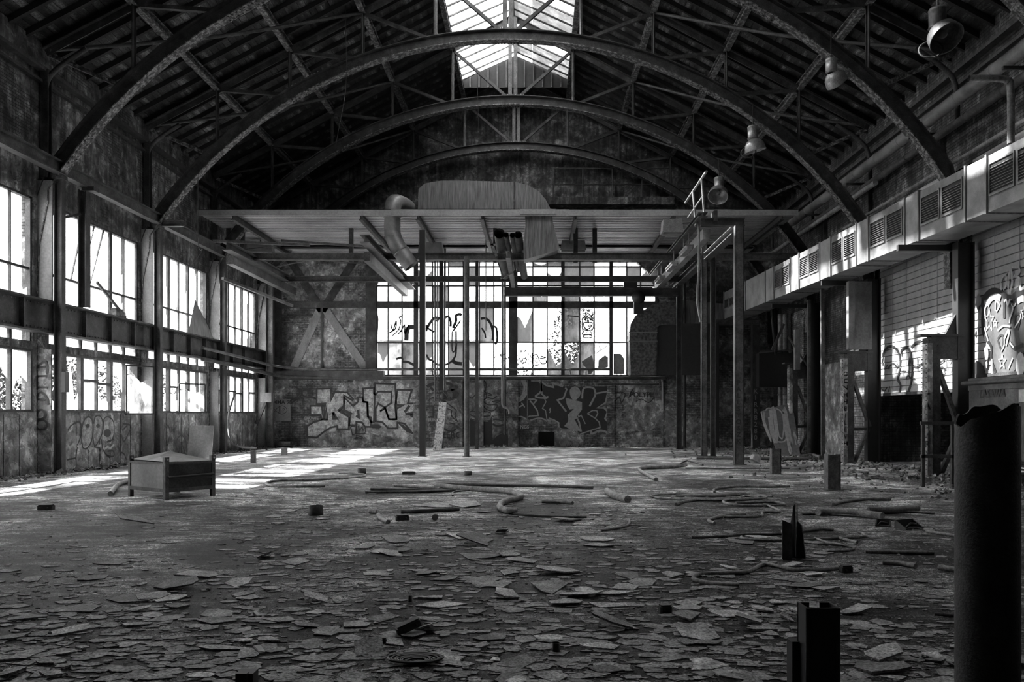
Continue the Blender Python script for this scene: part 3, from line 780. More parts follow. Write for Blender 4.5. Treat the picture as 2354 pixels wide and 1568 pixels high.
t = thing('round_duct', 'shiny round duct bending through the left half of the canopy', 'duct', P(905, 500, 32.5))
q = smooth([P(938, 478, 34.2), P(925, 470, 33.4), P(908, 466, 32.6), P(902, 480, 32.35), P(902, 505, 32.35), P(902, 535, 32.35), P(912, 562, 32.3), P(933, 595, 32.2), P(946, 612, 32.2)], 3)
MB().tube(q, .32, 18, cap=False).build('pipe', GALV, t)
for p, d in ((P(902, 500, 32.35), V((0,0,1))), (P(903, 545, 32.35), V((0,0,1))), (P(922, 578, 32.25), V((.4,0,-.6)))):
    MB().lathe(p, [(.325,-.03),(.345,-.02),(.345,.02),(.325,.03)], 18, d).build('collar', GALV, t)

# vertical duct in front of the window's right end
t = thing('vent_shaft', 'speckled sheet metal shaft with a shouldered hood at the right end of the window', 'duct', P(1480, 862, 39.5))
q = [(1450,862),(1448,800),(1447,770),(1450,745),(1462,725),(1500,700),(1557,690),(1557,745),(1512,748),(1510,765),(1509,862)]
MB().prism([P(a, b, 39.3) for a, b in q], (0, .9, 0)).build('shaft', mat('spangled_sheet', [(.4,.06),(.6,.17)], 9, .5, .3, bs=.1, fine=60, finec=(.6,1.2)), t)
for yy in (764, 784): MB().box(P(1446,0,39.2).x, P(1512,0,39.2).x, 39.22, 39.3, P(0,yy+1,39.2).z, P(0,yy-1,39.2).z).build('flange', GALV, t)
MB().prism([P(a, b, 39.6) for a, b in [(1557,690),(1690,700),(1690,745),(1512,745),(1530,700)]], (0, .7, 0)).build('side_duct', GALVD, t)
MB().prism([P(a, b, 39.4) for a, b in [(1512,862),(1512,752),(1520,744),(1640,744),(1640,862)]], (0, .08, 0)).build('back_plate', flat('dark_plate', .03), t)

# pipe bundle beside the hopper
for i, (px, y0, r) in enumerate(((1148, 537, .21), (1163, 540, .11), (1178, 541, .11), (1191, 540, .16))):
    m = MB(); m.tube([P(px, y0, 31.5), P(px+14, y0+95 if i in (0, 3) else y0+80, 36.5)], r, 12, cap=False)
    m.tube([P(px, y0, 31.5), P(px+14, y0+95 if i in (0, 3) else y0+80, 36.5)], r*.9, 12, cap=False)
    m.build('hanging_pipe', STEEL, label='open dark pipe end under the canopy, %s of four beside the hopper' % ('leftmost','second','third','rightmost')[i], category='pipe', group='pipe bundle beside the hopper')
m = MB(); m.bar(P(1126, 550, 33), P(1142, 590, 33), .12, .1); m.bar(P(1126, 563, 33), P(1170, 563, 33), .12, .08); m.bar(P(1140, 590, 33.4), P(1158, 640, 33.4), .1, .06); m.bar(P(1150, 640, 33.4), P(1180, 627, 33.4), .1, .06)
m.build('pipe_bracket', LITE, label='pale angle bracket left of the pipe bundle', category='bracket')
# thin members under the canopy at left
for n_, (a, b, r, Y, lab) in enumerate((((490, 554), (712, 563), .06, 31.6, 'pale horizontal channel under the canopy at far left'), ((647, 553), (838, 566), .05, 32.0, 'dark thin strut under the canopy left of the flanged rail'),
      ((565, 573), (712, 556), .02, 32.2, 'thin rod crossing the pale channel'), ((636, 613), (720, 596), .025, 33.2, 'thin rod below the long cross beam at left'), ((720, 596), (846, 607), .025, 33.2, 'thin rod below the long cross beam, nearer the round duct'),
      ((512, 640), (672, 703), .07, 33.0, 'slanting tube across the last left window'))):
    m = MB(); pa = P(*a, Y); pb = P(*b, Y if n_ != 5 else 37.5); m.bar(pa, pb, r*1.6, r*1.6); m.build('strut', RAIL, label=lab, category='strut')

# vertical pipes in front of window
def vpipe(pts, r, Y, label, name='vertical_pipe', mt=RAIL, n=8, cat='pipe'):
    m = MB(); m.tube([P(a, b, Y) for a, b in pts], r, n); return m.build(name, mt, label=label, category=cat)
vpipe([(1000,520),(1000,922)], .035, 38.5, 'thin pale pipe left of the valve, in front of the window')
vpipe([(1006,530),(1006,900)], .03, 38.6, 'thin pipe between the pale one and the valve pipe')
vpipe([(1023,560),(1021,906)], .05, 38.3, 'vertical pipe ending in the valve')
vpipe([(1155,560),(1155,930),(1158,936),(1166,938),(1171,944),(1171,952)], .06, 39.4, 'pale pipe with a hooked end right of the painted head', mt=GALV)
vpipe([(1161,560),(1161,1000)], .05, 39.6, 'dark pipe behind the hooked pale pipe', mt=STEEL)
vpipe([(1213,870),(1213,970)], .03, 40.3, 'thin pipe on the black mural below the window')
vpipe([(1300,849),(1310,849),(1312,862)], .03, 39.8, 'short stub pipe under the window sill right of centre')
vpipe([(1522,870),(1524,880),(1524,940)], .07, 40.3, 'pale down pipe right of the mural', mt=GALV)
vpipe([(1117,545),(1117,760)], .02, 36, 'thin rod hanging before the third window bay')
v = thing('valve', 'round valve body on the vertical pipe before the mural', 'valve', P(1017, 925, 38.3))
c = P(1019, 911, 38.2); MB().lathe(c, [(0,-.12),(.13,-.12),(.15,0),(.13,.12),(0,.12)], 18, (0,1,0)).build('body', STEEL, v)
MB().lathe(c+V((0,0,.24)), [(.0,-.03),(.15,-.03),(.15,.03),(0,.03)], 16).lathe(c-V((0,0,.24)), [(.0,-.03),(.15,-.03),(.15,.03),(0,.03)], 16).build('flange', STEEL, v)
# pipes along left and back walls
for off, r, lab in ((0, .06, 'upper pipe running along the back wall below the big window'), (-.42, .08, 'lower thick pipe on the back wall under the window sill')):
    z = P(0, 849, 40.1).z+off
    pts = smooth([(-12.7, 31.5, z+.35), (-12.6, 35.5, z+.25), (-12.2, 39.2, z+.08), (-10.5, 40.1, z), (-6, 40.15, z), (0, 40.15, z), (3.6 if off == 0 else 6.3, 40.15, z)], 5)
    m = MB(); m.tube(pts, r, 8); m.build('wall_pipe', RAIL if off == 0 else STEEL, label=lab, category='pipe')
m = MB(); m.tube([(3.0, 40.3, P(0,883,40.3).z), (6.0, 40.3, P(0,883,40.3).z)], .05, 8); m.build('wall_pipe', STEEL, label='short horizontal pipe above the tags on the back wall', category='pipe')
m = MB(); m.box(XL+.2, -7.4, 40.1, 40.5, P(0,873,40.3).z, P(0,853,40.3).z); m.build('sill_beam', STEEL, label='dark beam below the panelled left part of the back wall', category='beam')

# plates and frame of the back wall left panel
fr = thing('wall_frame', 'riveted steel frame with crossed plates left of the big window', 'frame', P(740, 850, YB-.05))
for a, b, w in (((740,700),(676,845),.5), ((740,700),(842,850),.5), ((740,715),(662,590),.5), ((740,715),(820,590),.5)):
    MB().bar(P(*a, YB-.04), P(*b, YB-.04), .05, w, up=(1,0,0) ) if False else MB().ribbon([P(*a, YB-.03), P(*b, YB-.03)], .38, (0,-1,0)).build('cross_plate', LITE if a[1] == 700 else STEEL, fr)
for px, w in ((853, .5), (640, .35)): MB().box(wx(px)-w/2, wx(px)+w/2, YB-.1, YB-.002, 3.4, 9.3).build('frame_post', STEEL, fr)
MB().box(wx(640), wx(853), YB-.08, YB-.004, wz(708), wz(693)).build('frame_rail', STEEL, fr)
MB().box(wx(740)-.05, wx(740)+.05, YB-.07, YB-.004, 3.4, wz(708)).build('frame_rail', STEEL, fr)
MB().box(wx(1170), wx(1196), YB-.12, YB+.02, 9.6, 14.4).build('pilaster', GABLE, wall_b)
for px, w in ((1107, .25), (1296, .25), (1409, .25), (955, .25)): MB().box(wx(px)-w/2, wx(px)+w/2, YB-.06, YB+.02, 9.6, 13).build('gable_post', GABLE, wall_b)
for px, w in ((960,.4),(1107,.2),(1180,.5),(1404,.35),(1515,.4),(1060,.15)): MB().box(wx(px)-w/2, wx(px)+w/2, YB-.08, YB-.001, 0, 3.4).build('wall_post', WALL_B, wall_b)
# railing of the walkway on the gable, right
rl = thing('walkway_railing', 'dark walkway railing high on the gable wall at right', 'railing', P(1420, 470, 40))
for y in (387, 424, 455): MB().tube([P(1268, y, 40.0), P(1545, y, 40.0)], .035, 6).build('rail', STEEL, rl)
for x in (1272, 1340, 1408, 1476, 1540): MB().tube([P(x, 387, 40.0), P(x, 470, 40.0)], .035, 6).build('post', STEEL, rl)
MB().box(P(1262,0,40).x, P(1548,0,40).x, 39.7, 40.5, P(0,473,40).z, P(0,456,40).z).build('kick_board', GABLE, rl)
# ---------------------------------------------------------------- right wall services
def ductY(px): return 11.243/((px-CX)/F_PX+.0573)
def ductX(Y): return 11.243-.0573*Y
DZ0, DZ1 = 6.15, 7.42
dt = thing('ventilation_duct', 'long sheet metal ventilation duct with louvred outlets along the right wall', 'duct', (10, 27, 6.15))
dv = V((-.0573, 1, 0)).normalized(); dn = V((-1, -.0573, 0)).normalized()     # along, towards the hall
def dpt(Y, z, out=0): return V((ductX(Y), Y, z))+dn*out
def dseg(Ya, Yb, name, out, mt, z0=DZ0, z1=DZ1, dep=1.0):
    a, b = dpt(Ya, z0, out), dpt(Yb, z0, out); back = -dn*(dep+out)
    m = MB(); m.prism([a, b, b+back, a+back], (0, 0, z1-z0)); return m.build(name, mt, dt)
segs = [(2500,2370,0),(2370,2270,1),(2267,2222,0),(2219,2114,1),(2112,2082,0),(2080,1998,1),(1996,1971,0),(1969,1911,1),(1909,1886,0),(1884,1838,1),(1836,1819,0),(1817,1780,1),(1778,1761,0),(1759,1715,0),(1713,1691,0),(1689,1665,1)]
segs[1] = (2354+60, 2270, 1)
segs[0] = (2560, 2418, 0)
for i, (pa, pb, lv) in enumerate(segs):
    Ya, Yb = ductY(pa), ductY(pb)
    s = dseg(Ya+.02, Yb-.02, 'duct_section', .0 if lv else .02, GALV)
    for Yc in (Ya, Yb):
        a = dpt(Yc, DZ0-.03, .05); m = MB(); m.prism([a-dv*.03, a+dv*.03, a+dv*.03-dn*1.1, a-dv*.03-dn*1.1], (0,0,DZ1-DZ0+.06)); 
        if Yc == Yb or i == 0: m.build('joint_flange', GALVD, dt)
    if lv:
        L = Yb-Ya; small = pa < 1700
        for k in range(2):
            y0 = Ya+L*(.06+.48*k); y1 = Ya+L*(.46+.48*k); z0, z1 = (DZ0+.38, DZ1-.22) if not small else (DZ0+.5, DZ1-.4)
            m = MB(); w = .045
            for (ya, yb, za, zb) in ((y0,y1,z0-w,z0),(y0,y1,z1,z1+w),(y0-.03,y0,z0-w,z1+w),(y1,y1+.03,z0-w,z1+w)):
                a = dpt(ya, za, .0); b = dpt(yb, za, .0); m.prism([a, b, b+dn*.035, a+dn*.035], (0,0,zb-za))
            gr = m.build('louvre_grille', GALV, dt)
            m = MB(); a = dpt(y0, z0, .003); b = dpt(y1, z0, .003); m.prism([a, b, b+dn*.002, a+dn*.002], (0,0,z1-z0)); m.build('grille_back', BLK, gr)
            m = MB(); z = z0+.03
            while z < z1-.02:
                tw = random.uniform(-.012, .012) if random.random() < .3 else 0
                a = dpt(y0, z+tw, .006); b = dpt(y1, z, .006); m.add([a, b, b+dn*.035+V((0,0,-.03)), a+dn*.035+V((0,0,-.03))], [(0,1,2,3)]); z += .062
            m.build('louvre_slats', GALVD, gr)['kind'] = 'stuff'
    if not lv and pa < 1770 and pa > 1750:
        a = dpt(Ya+.1, DZ0+.1, .022); b = dpt(Yb-.1, DZ1-.1, .022); MB().ribbon([a, b], .02, dn).build('stiffening_crease', GALVD, s)

# pipes on the right wall
def wpipe(x, z, y0, y1, r, lab, mt=PIPE, joints=True):
    t = thing('wall_pipe', lab, 'pipe', (x, y0, z)); MB().tube([(x,y0,z),(x,y1,z)], r, 14).build('pipe', mt, t)
    if joints:
        y = y0+.9
        while y < y1:
            MB().lathe((x,y,z), [(r,-.03),(r+.02,-.02),(r+.02,.02),(r,.03)], 14, (0,1,0)).build('joint', mt, t); y += 1.7
wpipe(11.0, 9.85, 15.5, 35.5, .17, 'thick pale lagged pipe high along the right wall', GALV)
wpipe(11.2, 9.35, 15.5, 35.5, .11, 'dark pipe just below the thick lagged pipe', STEEL)
wpipe(11.1, 9.18, 27.0, 39.5, .09, 'medium pipe with a bent end below the lagged pipe, far half', PIPE, False)
wpipe(11.35, 8.45, 15.5, 30.5, .05, 'thin pipe along the brick wall above the duct', PIPE, False)
for k, y in enumerate((19.0, 23.5, 28.6, 33.0)):
    MB().box(10.75, 11.66, y, y+.08, 9.55, 9.62).box(11.5, 11.64, y, y+.08, 8.6, 9.6).build('pipe_bracket', STEEL, label='steel bracket under the lagged pipe on the right wall, %s from the camera' % ('first','second','third','fourth')[k], category='bracket', group='pipe brackets on the right wall')
m = MB(); m.tube(smooth([P(2228,180,17.9), P(2300,181,17.9), P(2315,186,17.9), P(2323,200,17.9), P(2324,330,17.9)], 4), .075, 12, cap=False); m.tube(smooth([P(2228,180,17.9), P(2300,181,17.9)], 3), .06, 12, cap=False)
m.build('bent_pipe', PIPE, label='right-angled pipe standing on the duct with an open end, upper right', category='pipe')
m = MB(); m.tube(smooth([P(2010,470,29.5), P(2040,452,29.3), P(2052,450,29.2), P(2056,462,29.2)], 4), .06, 8); m.build('bent_pipe', STEEL, label='small hooked pipe stub on the brick wall above the duct', category='pipe')
vp = [(1794, .12, 'left one of two pale down pipes below the duct on the right wall'), (1804, .16, 'right thicker one of two pale down pipes below the duct')]
for px, r, lab in vp:
    t = thing('down_pipe', lab, 'pipe', P(px, 1035, 37.6)); x = P(px,0,37.6).x
    MB().tube([(x,37.6,0),(x,37.6,6.15)], r, 12).build('pipe', PIPE, t)
    for z in (2.5, 4.4): MB().lathe((x,37.6,z), [(r,-.04),(r+.02,-.03),(r+.02,.03),(r,.04)], 12).build('collar', PIPE, t)
# clutter on the wall behind: rods, box, shelf
for k, (a, b, Y, r, lab) in enumerate((((1775,805),(1802,745),36.5,.05,'leaning bar beside the down pipes'), ((1766,640),(1782,815),36.8,.03,'thin dark conduit above the leaning bar'), ((1832,758),(1832,850),33.0,.1,'pale timber upright before the brick wall'),
        ((1812,775),(1862,850),33,.03,'thin slanting rod crossing the timber upright'), ((1860,690),(1860,1048),31.8,.05,'vertical pipe behind the third column pair'), ((1890,660),(1892,1054),29.9,.06,'vertical conduit beside the brick pier'))):
    m = MB(); m.bar(P(*a, Y), P(*b, Y), r*2, r*2); m.build('rod', RAIL if k != 2 else LITE, label=lab, category='rod')
m = MB(); m.box(P(1745,0,37).x, XR, 37, 37.5, P(0,890,37).z, P(0,812,37).z); m.build('wall_cabinet', BLK, label='dark wall cabinet behind the down pipes', category='cabinet')
m = MB(); m.bar(P(1745,812,37.1), V((XR, 37.0, P(0,803,37).z)), .5, .05); m.build('shelf', RAIL, label='sloping shelf on top of the dark wall cabinet', category='shelf')
# pasted notice panel and brick wall end with posters
MB().box(11.3, 11.36, 30.7, 32.4, 0, 3.55).build('poster_panel', PARAP, label='tall panel covered with scribbles right of the brickwork', category='panel')

# roller shutters
def shutter(y0, y1, z0, z1, lab):
    t = thing('roller_shutter', lab, 'shutter', (XR, (y0+y1)/2, z0)); z = z0
    n = 0
    while z < z1:
        h = .205; x = XR-.005
        m = MB(); m.prism([(x+.05, y0, z), (x-.022, y0, z+.012), (x-.006, y0, z+h-.010), (x+.05, y0, z+h)], (0, y1-y0, 0)); m.build('slat', SHUT, t); z += h; n += 1
    for k in range(1, 5):
        y = y0+(y1-y0)*k/5; MB().box(XR-.04, XR-.030, y-.006, y+.006, z0, z1).build('slat_joint', SHUT, t)
    MB().box(XR-.06, XR+.06, y0, y1, z0-.08, z0).build('bottom_rail', STEEL, t)
    return t
sh1 = shutter(SH[1][0]-.02, SH[1][1]+.02, 2.3, 8.25, 'half-open roller shutter between two columns on the right wall')
sh2 = shutter(SH[0][0]-.02, SH[0][1]+.02, 2.65, 8.25, 'roller shutter with the big painted face at the right edge')

# box / low wall under shutter 2
t = thing('machine_cabinet', 'pale scribbled cabinet under the painted shutter at the right edge', 'cabinet', (11.0, 19.5, 0))
MB().box(10.9, 11.55, 16.4, 20.8, .55, 2.45).build('housing', RAIL, t)
MB().tube([(10.85,16.4,2.38),(10.85,21.0,2.38)], .06, 8).build('top_pipe', RAIL, t)
MB().box(10.87, 10.9, 16.4, 20.8, 2.2, 2.5).build('rim', RAIL, t)
for y in (16.8, 20.3): MB().box(11.0, 11.2, y, y+.2, 0, .55).build('leg', STEEL, t)
MB().ribbon([(10.893, 18.2, 2.02), (10.893, 18.65, 2.02)], .28, (-1,0,0)).build('notice', LPAINT, t)

# small guard rail
t = thing('guard_rail', 'small two-post guard rail left of the thick foreground tube', 'railing', (8.85, 18.2, 0))
for a in (2122, 2190): x = P(a,0,18.2).x; MB().box(x-.035, x+.035, 18.17, 18.23, 0, 1.38).build('post', STEEL, t)
x0_, x1_ = P(2116,0,18.2).x, P(2204,0,18.2).x
for z in (1.41, .68): MB().box(x0_, x1_, 18.17, 18.23, z-.035, z+.035).build('rail', STEEL, t)

# ---------------------------------------------------------------- hanging lamps
LAB = ['large hanging lamp at the upper right corner, its dark mouth facing the camera',
       'hanging lamp seen from behind under the big right arch',
       'shiny hanging lamp with a wire ring in front of the right arch',
       'hanging lamp with a pale open mouth above the handrail']
def lamp(px, py0, py1, Y, lab, tilt, ring, grey=LAMPM):
    """px, top of the cap and bottom of the shade"""
    top = P(px, py0, Y); bot = P(px, py1, Y); H = top.z-bot.z
    t = thing('hanging_lamp', lab, 'lamp', top, group='hanging lamps below the right arches')
    MB().tube([top+V((0,0,.75)), top], .02, 6).build('hook', STEEL, t)
    r = H*.2
    MB().lathe(top, [(0,.02),(r*.9,0),(r*1.05,-.04),(r,-.07),(r*.95,-H*.44),(r*1.05,-H*.46),(r*.6,-H*.5)], 20).build('ballast_housing', grey, t)
    ax = V((tilt[0], tilt[1], -1)).normalized(); c = top+V((0,0,-H*.47))
    R_ = H*.38
    MB().lathe(c, [(r*.6,0),(R_*.62,H*.06),(R_*.92,H*.2),(R_,H*.36),(R_*1.04,H*.44),(R_*1.04,H*.46),(R_*.97,H*.44),(R_*.88,H*.2),(R_*.5,H*.09),(0,H*.07)], 24, ax).build('shade', grey, t)
    MB().lathe(c+ax*H*.1, [(0,.0),(.05,.02),(.09,.1),(.08,.17),(0,.22)], 12, ax).build('bulb', GALV, t)
    if ring:
        u = ax.cross(V((0,1,0))).normalized(); q = []
        cc = c+V((-R_*.5, -R_*.2, -H*.52))
        for k in range(21):
            a = 2*math.pi*k/20; q.append(cc+(u*math.cos(a)+V((0,-.5,-.86))*math.sin(a))*R_*.75)
        MB().tube(q, .018, 6, cap=False).build('wire_ring', STEEL, t)
lamp(2155, 20, 118, 16.5, LAB[0], (.25, -.75), True, RAIL)
lamp(1911, 135, 200, 22.2, LAB[1], (.9, .6), False, LAMPM)
lamp(1731, 290, 352, 28.1, LAB[2], (.25, .1), True)
lamp(1653, 408, 466, 33.9, LAB[3], (-.3, -.75), False)

# ---------------------------------------------------------------- left wall furniture
m = MB(); a, b, c, d_ = G(430,1057), G(486,1057), None, None
w = V((0,0,1.2)); m.prism([a, b, b+w+V((-.02,.25,0)), a+w+V((0,.25,0))], (0,.03,0))
m.build('metal_panel', LITE, label='pale stained metal panel leaning behind the steel crate', category='panel')
t = thing('switch_box', 'small pale switch box on the post in the back left corner', 'switch box', P(615, 927, 39.3))
MB().box(P(601,0,39.3).x, P(627,0,39.3).x, 39.1, 39.45, P(0,925,39.3).z, P(0,903,39.3).z).build('housing', LITE, t)
MB().bar(P(610,927,39.3), P(590,975,39.3), .12, .12).build('support_arm', RAIL, t)
t = thing('notice_board', 'grey board with a scratched fish drawing on the back wall', 'board', P(648, 968, 40.58))
MB().box(P(629,0,40.5).x, P(667,0,40.5).x, 40.54, 40.6, P(0,968,40.5).z, P(0,917,40.5).z).build('sheet', LITE, t)
f_ = [(634,943),(640,936),(648,933),(656,936),(660,943),(656,949),(648,952),(640,949)]
m = MB(); M_ = lambda q, Y: [P(a, b, Y) for a, b in q]
m.ribbon(smooth(M_(f_, 40.53), 3, True), .025, (0,-1,0), True); m.ribbon(M_([(634,943),(628,938),(629,949),(634,943)], 40.53), .025, (0,-1,0))
m.ribbon(M_([(642,935),(641,950)], 40.53), .025, (0,-1,0)); m.ribbon(M_([(646,934),(646,951)], 40.53), .025, (0,-1,0)); m.ribbon(smooth(M_([(650,941),(652,939),(654,941),(652,943)], 40.53), 3, True), .02, (0,-1,0), True)
m.build('fish_drawing', DPAINT, t)
def text(body, px, py, Y, size, mt, par, rot=(math.pi/2,0,0), name='lettering', X=None):
    """flat painted letters, as a mesh"""
    cu = bpy.data.curves.new(name, 'FONT'); cu.body = body; cu.size = size; cu.align_x = 'CENTER'; cu.align_y = 'CENTER'; cu.offset = .006; cu.resolution_u = 3
    tmp = bpy.data.objects.new('tmp', cu); COL.objects.link(tmp); bpy.context.view_layer.update()
    me = bpy.data.meshes.new_from_object(tmp.evaluated_get(bpy.context.evaluated_depsgraph_get())); bpy.data.objects.remove(tmp); bpy.data.curves.remove(cu)
    me.name = name; me.materials.clear(); me.materials.append(mt)
    o = bpy.data.objects.new(name, me); COL.objects.link(o); w_ = P(px, py, Y) if X is None else PX(px, py, X)
    o.parent = par; o.location = w_-ORG[par]; o.rotation_euler = rot; return o
text('EMMA 98', 646, 925, 40.52, .27, DPAINT, t)
MB().box(P(640,0,40).x, P(670,0,40).x, 39.8, 40.3, P(0,1025,40).z, P(0,1015,40).z).build('curb_block', WALL_B, label='low broken block at the foot of the back wall under the board', category='block')

# leaning planks
t = thing('leaning_planks', 'two pale flaking boards leaning below the valve', 'plank', G(1008, 1036))
for k, (a, b, w_) in enumerate((((1000,1035),(1014,925),.2), ((1009,1036),(1021,925),.22))):
    pa, pb = P(*a, 36.6), P(*b, 37.9); MB().bar(pa, pb, .22 if k else .18, .04, up=(0,1,0)).build('board', PALEWOOD, t)

# graffiti board leaning on the right
t = thing('painted_board', 'white outlined painted board leaning against the right wall', 'board', G(1815, 1048))
bb = [G(1790,1048), G(1840,1048), P(1822,931,33.4), P(1800,931,33.4), P(1749,946,33.4)]
MB().prism(bb, (0,.04,0)).build('sheet', flat('board_grey', .16), t)
def onboard(px, py):
    n = (bb[1]-bb[0]).cross(bb[2]-bb[0]).normalized(); d = V(((px-CX)/F_PX, 1, -(py-CY)/F_PX)); o = V((0,0,EYE))
    k = (bb[0]-o).dot(n)/d.dot(n); return o+d*k-V((0,.02,0))
S8 = lambda q: [onboard(1660+a/7.84, 880+b/7.84) for a, b in q]
m = MB()
for q, w_, cl_ in (([(780,500),(820,460),(860,460),(900,480)],.04,0), ([(880,490),(930,500),(985,1000),(930,1000),(870,490)],.1,0), ([(1095,520),(1140,510),(1215,1020),(1170,1000),(1100,560)],.09,0), ([(1190,1050),(1250,1240),(1220,1260),(1180,1090),(1190,1050)],.05,0),
        ([(700,520),(760,780),(880,1060)],.04,0), ([(760,520),(760,700),(880,1000),(840,620)],.06,0), ([(960,460),(1060,520),(1110,700),(1090,980),(1050,990),(1010,900),(960,480)],.04,0), ([(930,1010),(1000,1060),(1110,1060),(1150,1000)],.04,0), ([(1220,820),(1260,1120),(1290,880),(1330,1120),(1290,860),(1370,1100)],.03,0)):
    m.ribbon(smooth(S8(q), 3), w_*1.3, (0,-1,.1))
m.build('graffiti', LPAINT, t)

# ---------------------------------------------------------------- steel crate
th = math.radians(55); F0 = G(380, 1150)
cr = thing('steel_crate', 'steel stacking crate on four feet with a buckled lid sheet, left on the floor', 'crate', F0, rz=th)
A_, B_ = 1.05, 1.3; z0, z1 = .14, .70
pw = .075
for (x, y) in ((0,0),(A_,0),(0,B_),(A_,B_)):
    sx = 1 if x == 0 else -1; sy = 1 if y == 0 else -1
    xa, xb = sorted((x, x+sx*pw)); ya, yb = sorted((y, y+sy*pw))
    MB().box(xa, xb, ya, yb, 0, z1+.01).build('leg', RAIL, **frame(cr))
    q = MB(); xm, ym = (xa+xb)/2, (ya+yb)/2
    q.box(xa, xb, ya-.01, ya+.008, z1+.01, z1+.10); q.box(xa-.01, xa+.006, ya, yb, z1+.01, z1+.10)
    lug = q.build('stacking_lug', RAIL, **frame(cr))
    MB().lathe((xm, ya-.012, z1+.055), [(0,0),(.02,0),(.02,.004),(0,.004)], 10, (0,-1,0)).build('hole', LPAINT, lug, local=True)
for nm, bx in (('front_panel', (pw, A_-pw, .015, .03)), ('back_panel', (pw, A_-pw, B_-.03, B_-.015))):
    MB().box(*bx, z0, z1-.03).build(nm, STEEL if nm == 'front_panel' else RAIL, **frame(cr))  # dark steel on the front panel puts its shade into the colour
for nm, bx in (('side_panel', (.015, .03, pw, B_-pw)), ('side_panel', (A_-.03, A_-.015, pw, B_-pw))):
    MB().box(*bx, z0, z1-.03).build(nm, LITE, **frame(cr))  # pale plate paints in the window light on the side facing left
m = MB(); m.box(pw, A_-pw, -.0, .03, z1-.04, z1); m.box(pw, A_-pw, B_-.03, B_, z1-.04, z1); m.box(0, .03, pw, B_-pw, z1-.04, z1); m.box(A_-.03, A_, pw, B_-pw, z1-.04, z1); m.build('top_rim', RAIL, **frame(cr))
m = MB(); m.box(pw, A_-pw, 0, .03, z0, z0+.07); m.box(0, .03, pw, B_-pw, z0, z0+.07); m.box(pw, A_-pw, B_-.03, B_, z0, z0+.07); m.build('bottom_rim', RAIL, **frame(cr))
m = MB(); m.tube([(pw-.03,-.02,.42),(A_-pw+.03,-.02,.44)], .022, 8); m.box(pw, A_-pw, -.005, .012, .36, .40); m.build('drop_bar', BLK, **frame(cr))
MB().box(.03, A_-.03, .03, B_-.03, z0, z0+.02).build('floor_plate', STEEL, **frame(cr))
m = MB(); L4 = [(.03,.05,z1+.01),(A_-.04,.03,z1+.0),(A_-.03,B_-.05,z1+.05),(.04,B_-.05,z1+.03)]; pk = [(A_*.62,B_*.72,z1+.17),(A_*.3,B_*.55,z1+.10)]
m.add(L4+pk, [(0,1,5),(1,4,5),(1,2,4),(2,3,4),(3,5,4),(3,0,5)]); m.build('lid_sheet', LITE, **frame(cr))

# ---------------------------------------------------------------- stub posts sawn off at floor level
def stub(px0, px1, ytop, ybase, lab, mt=STUB, sect='i', rz=0):
    Y = EYE*F_PX/(ybase-CY); a, b = P(px0, ytop, Y), P(px1, ytop, Y); w = b.x-a.x; x = (a.x+b.x)/2; m = MB()
    q = MB(); 
    if sect == 'i':
        m.box(x-w/2, x-w/2+.02, Y-w*.45, Y+w*.45, 0, a.z); m.box(x+w*.1, x+w/2, Y-w*.45, Y-w*.40, 0, a.z); m.box(x-w/2, x+w/2, Y-w*.38, Y-w*.34, 0, a.z-.01); m.box(x+w/2-.02, x+w/2, Y-w*.45, Y+w*.45, 0, a.z)
    else: m.box(x-w/2, x+w/2, Y-w/3, Y+w/3, 0, a.z)
    m.box(x-w*.7, x+w*.7, Y-w*.6, Y+w*.6, 0, .015)
    return m.build('stub_post', mt, label=lab, category='post', group='sawn-off post stubs')
stub(1772, 1793, 1031, 1090, 'sawn-off post stub in front of the painted board')
stub(1899, 1928, 1044, 1126, 'taller sawn-off post stub right of the one before the painted board')
stub(577, 588, 1035, 1065, 'small post stub on the sunlit floor at left', RAIL, 'b')
stub(648, 660, 1029, 1047, 'tiny tilted stub on the sunlit floor near the back wall', LITE, 'b')
# torn H-section post
Y = G(1818, 1283).y; k = Y/F_PX; t = thing('torn_post', 'torn H-section post stub with a ragged slanting top', 'post', G(1818, 1283))
xa, xb = P(1791,0,Y).x, P(1848,0,Y).x
fr_ = [(xa,Y-.10),(xa+.02,Y-.10)]
m = MB(); m.prism([(xa,Y-.12,0),(xa+.1,Y-.14,0),(xa+.095,Y-.14,.40),(xa,Y-.12,.44)], (.0,.02,0)); m.build('flange', RAIL, t)
m = MB(); m.prism([(xa+.09,Y-.10,0),(xb-.05,Y+.12,0),(xb-.06,Y+.12,.60),(xb-.09,Y+.10,.56),(xa+.13,Y-.03,.46),(xa+.095,Y-.1,.41)], (.01,.012,0)); m.build('web', BLK, t)
m = MB(); m.prism([(xb-.055,Y+.10,0),(xb+.01,Y-.02,0),(xb-.02,Y+.02,.36),(xb-.045,Y+.08,.40),(xb-.05,Y+.10,.60)], (.012,.012,0)); m.build('flange', RAIL, t)
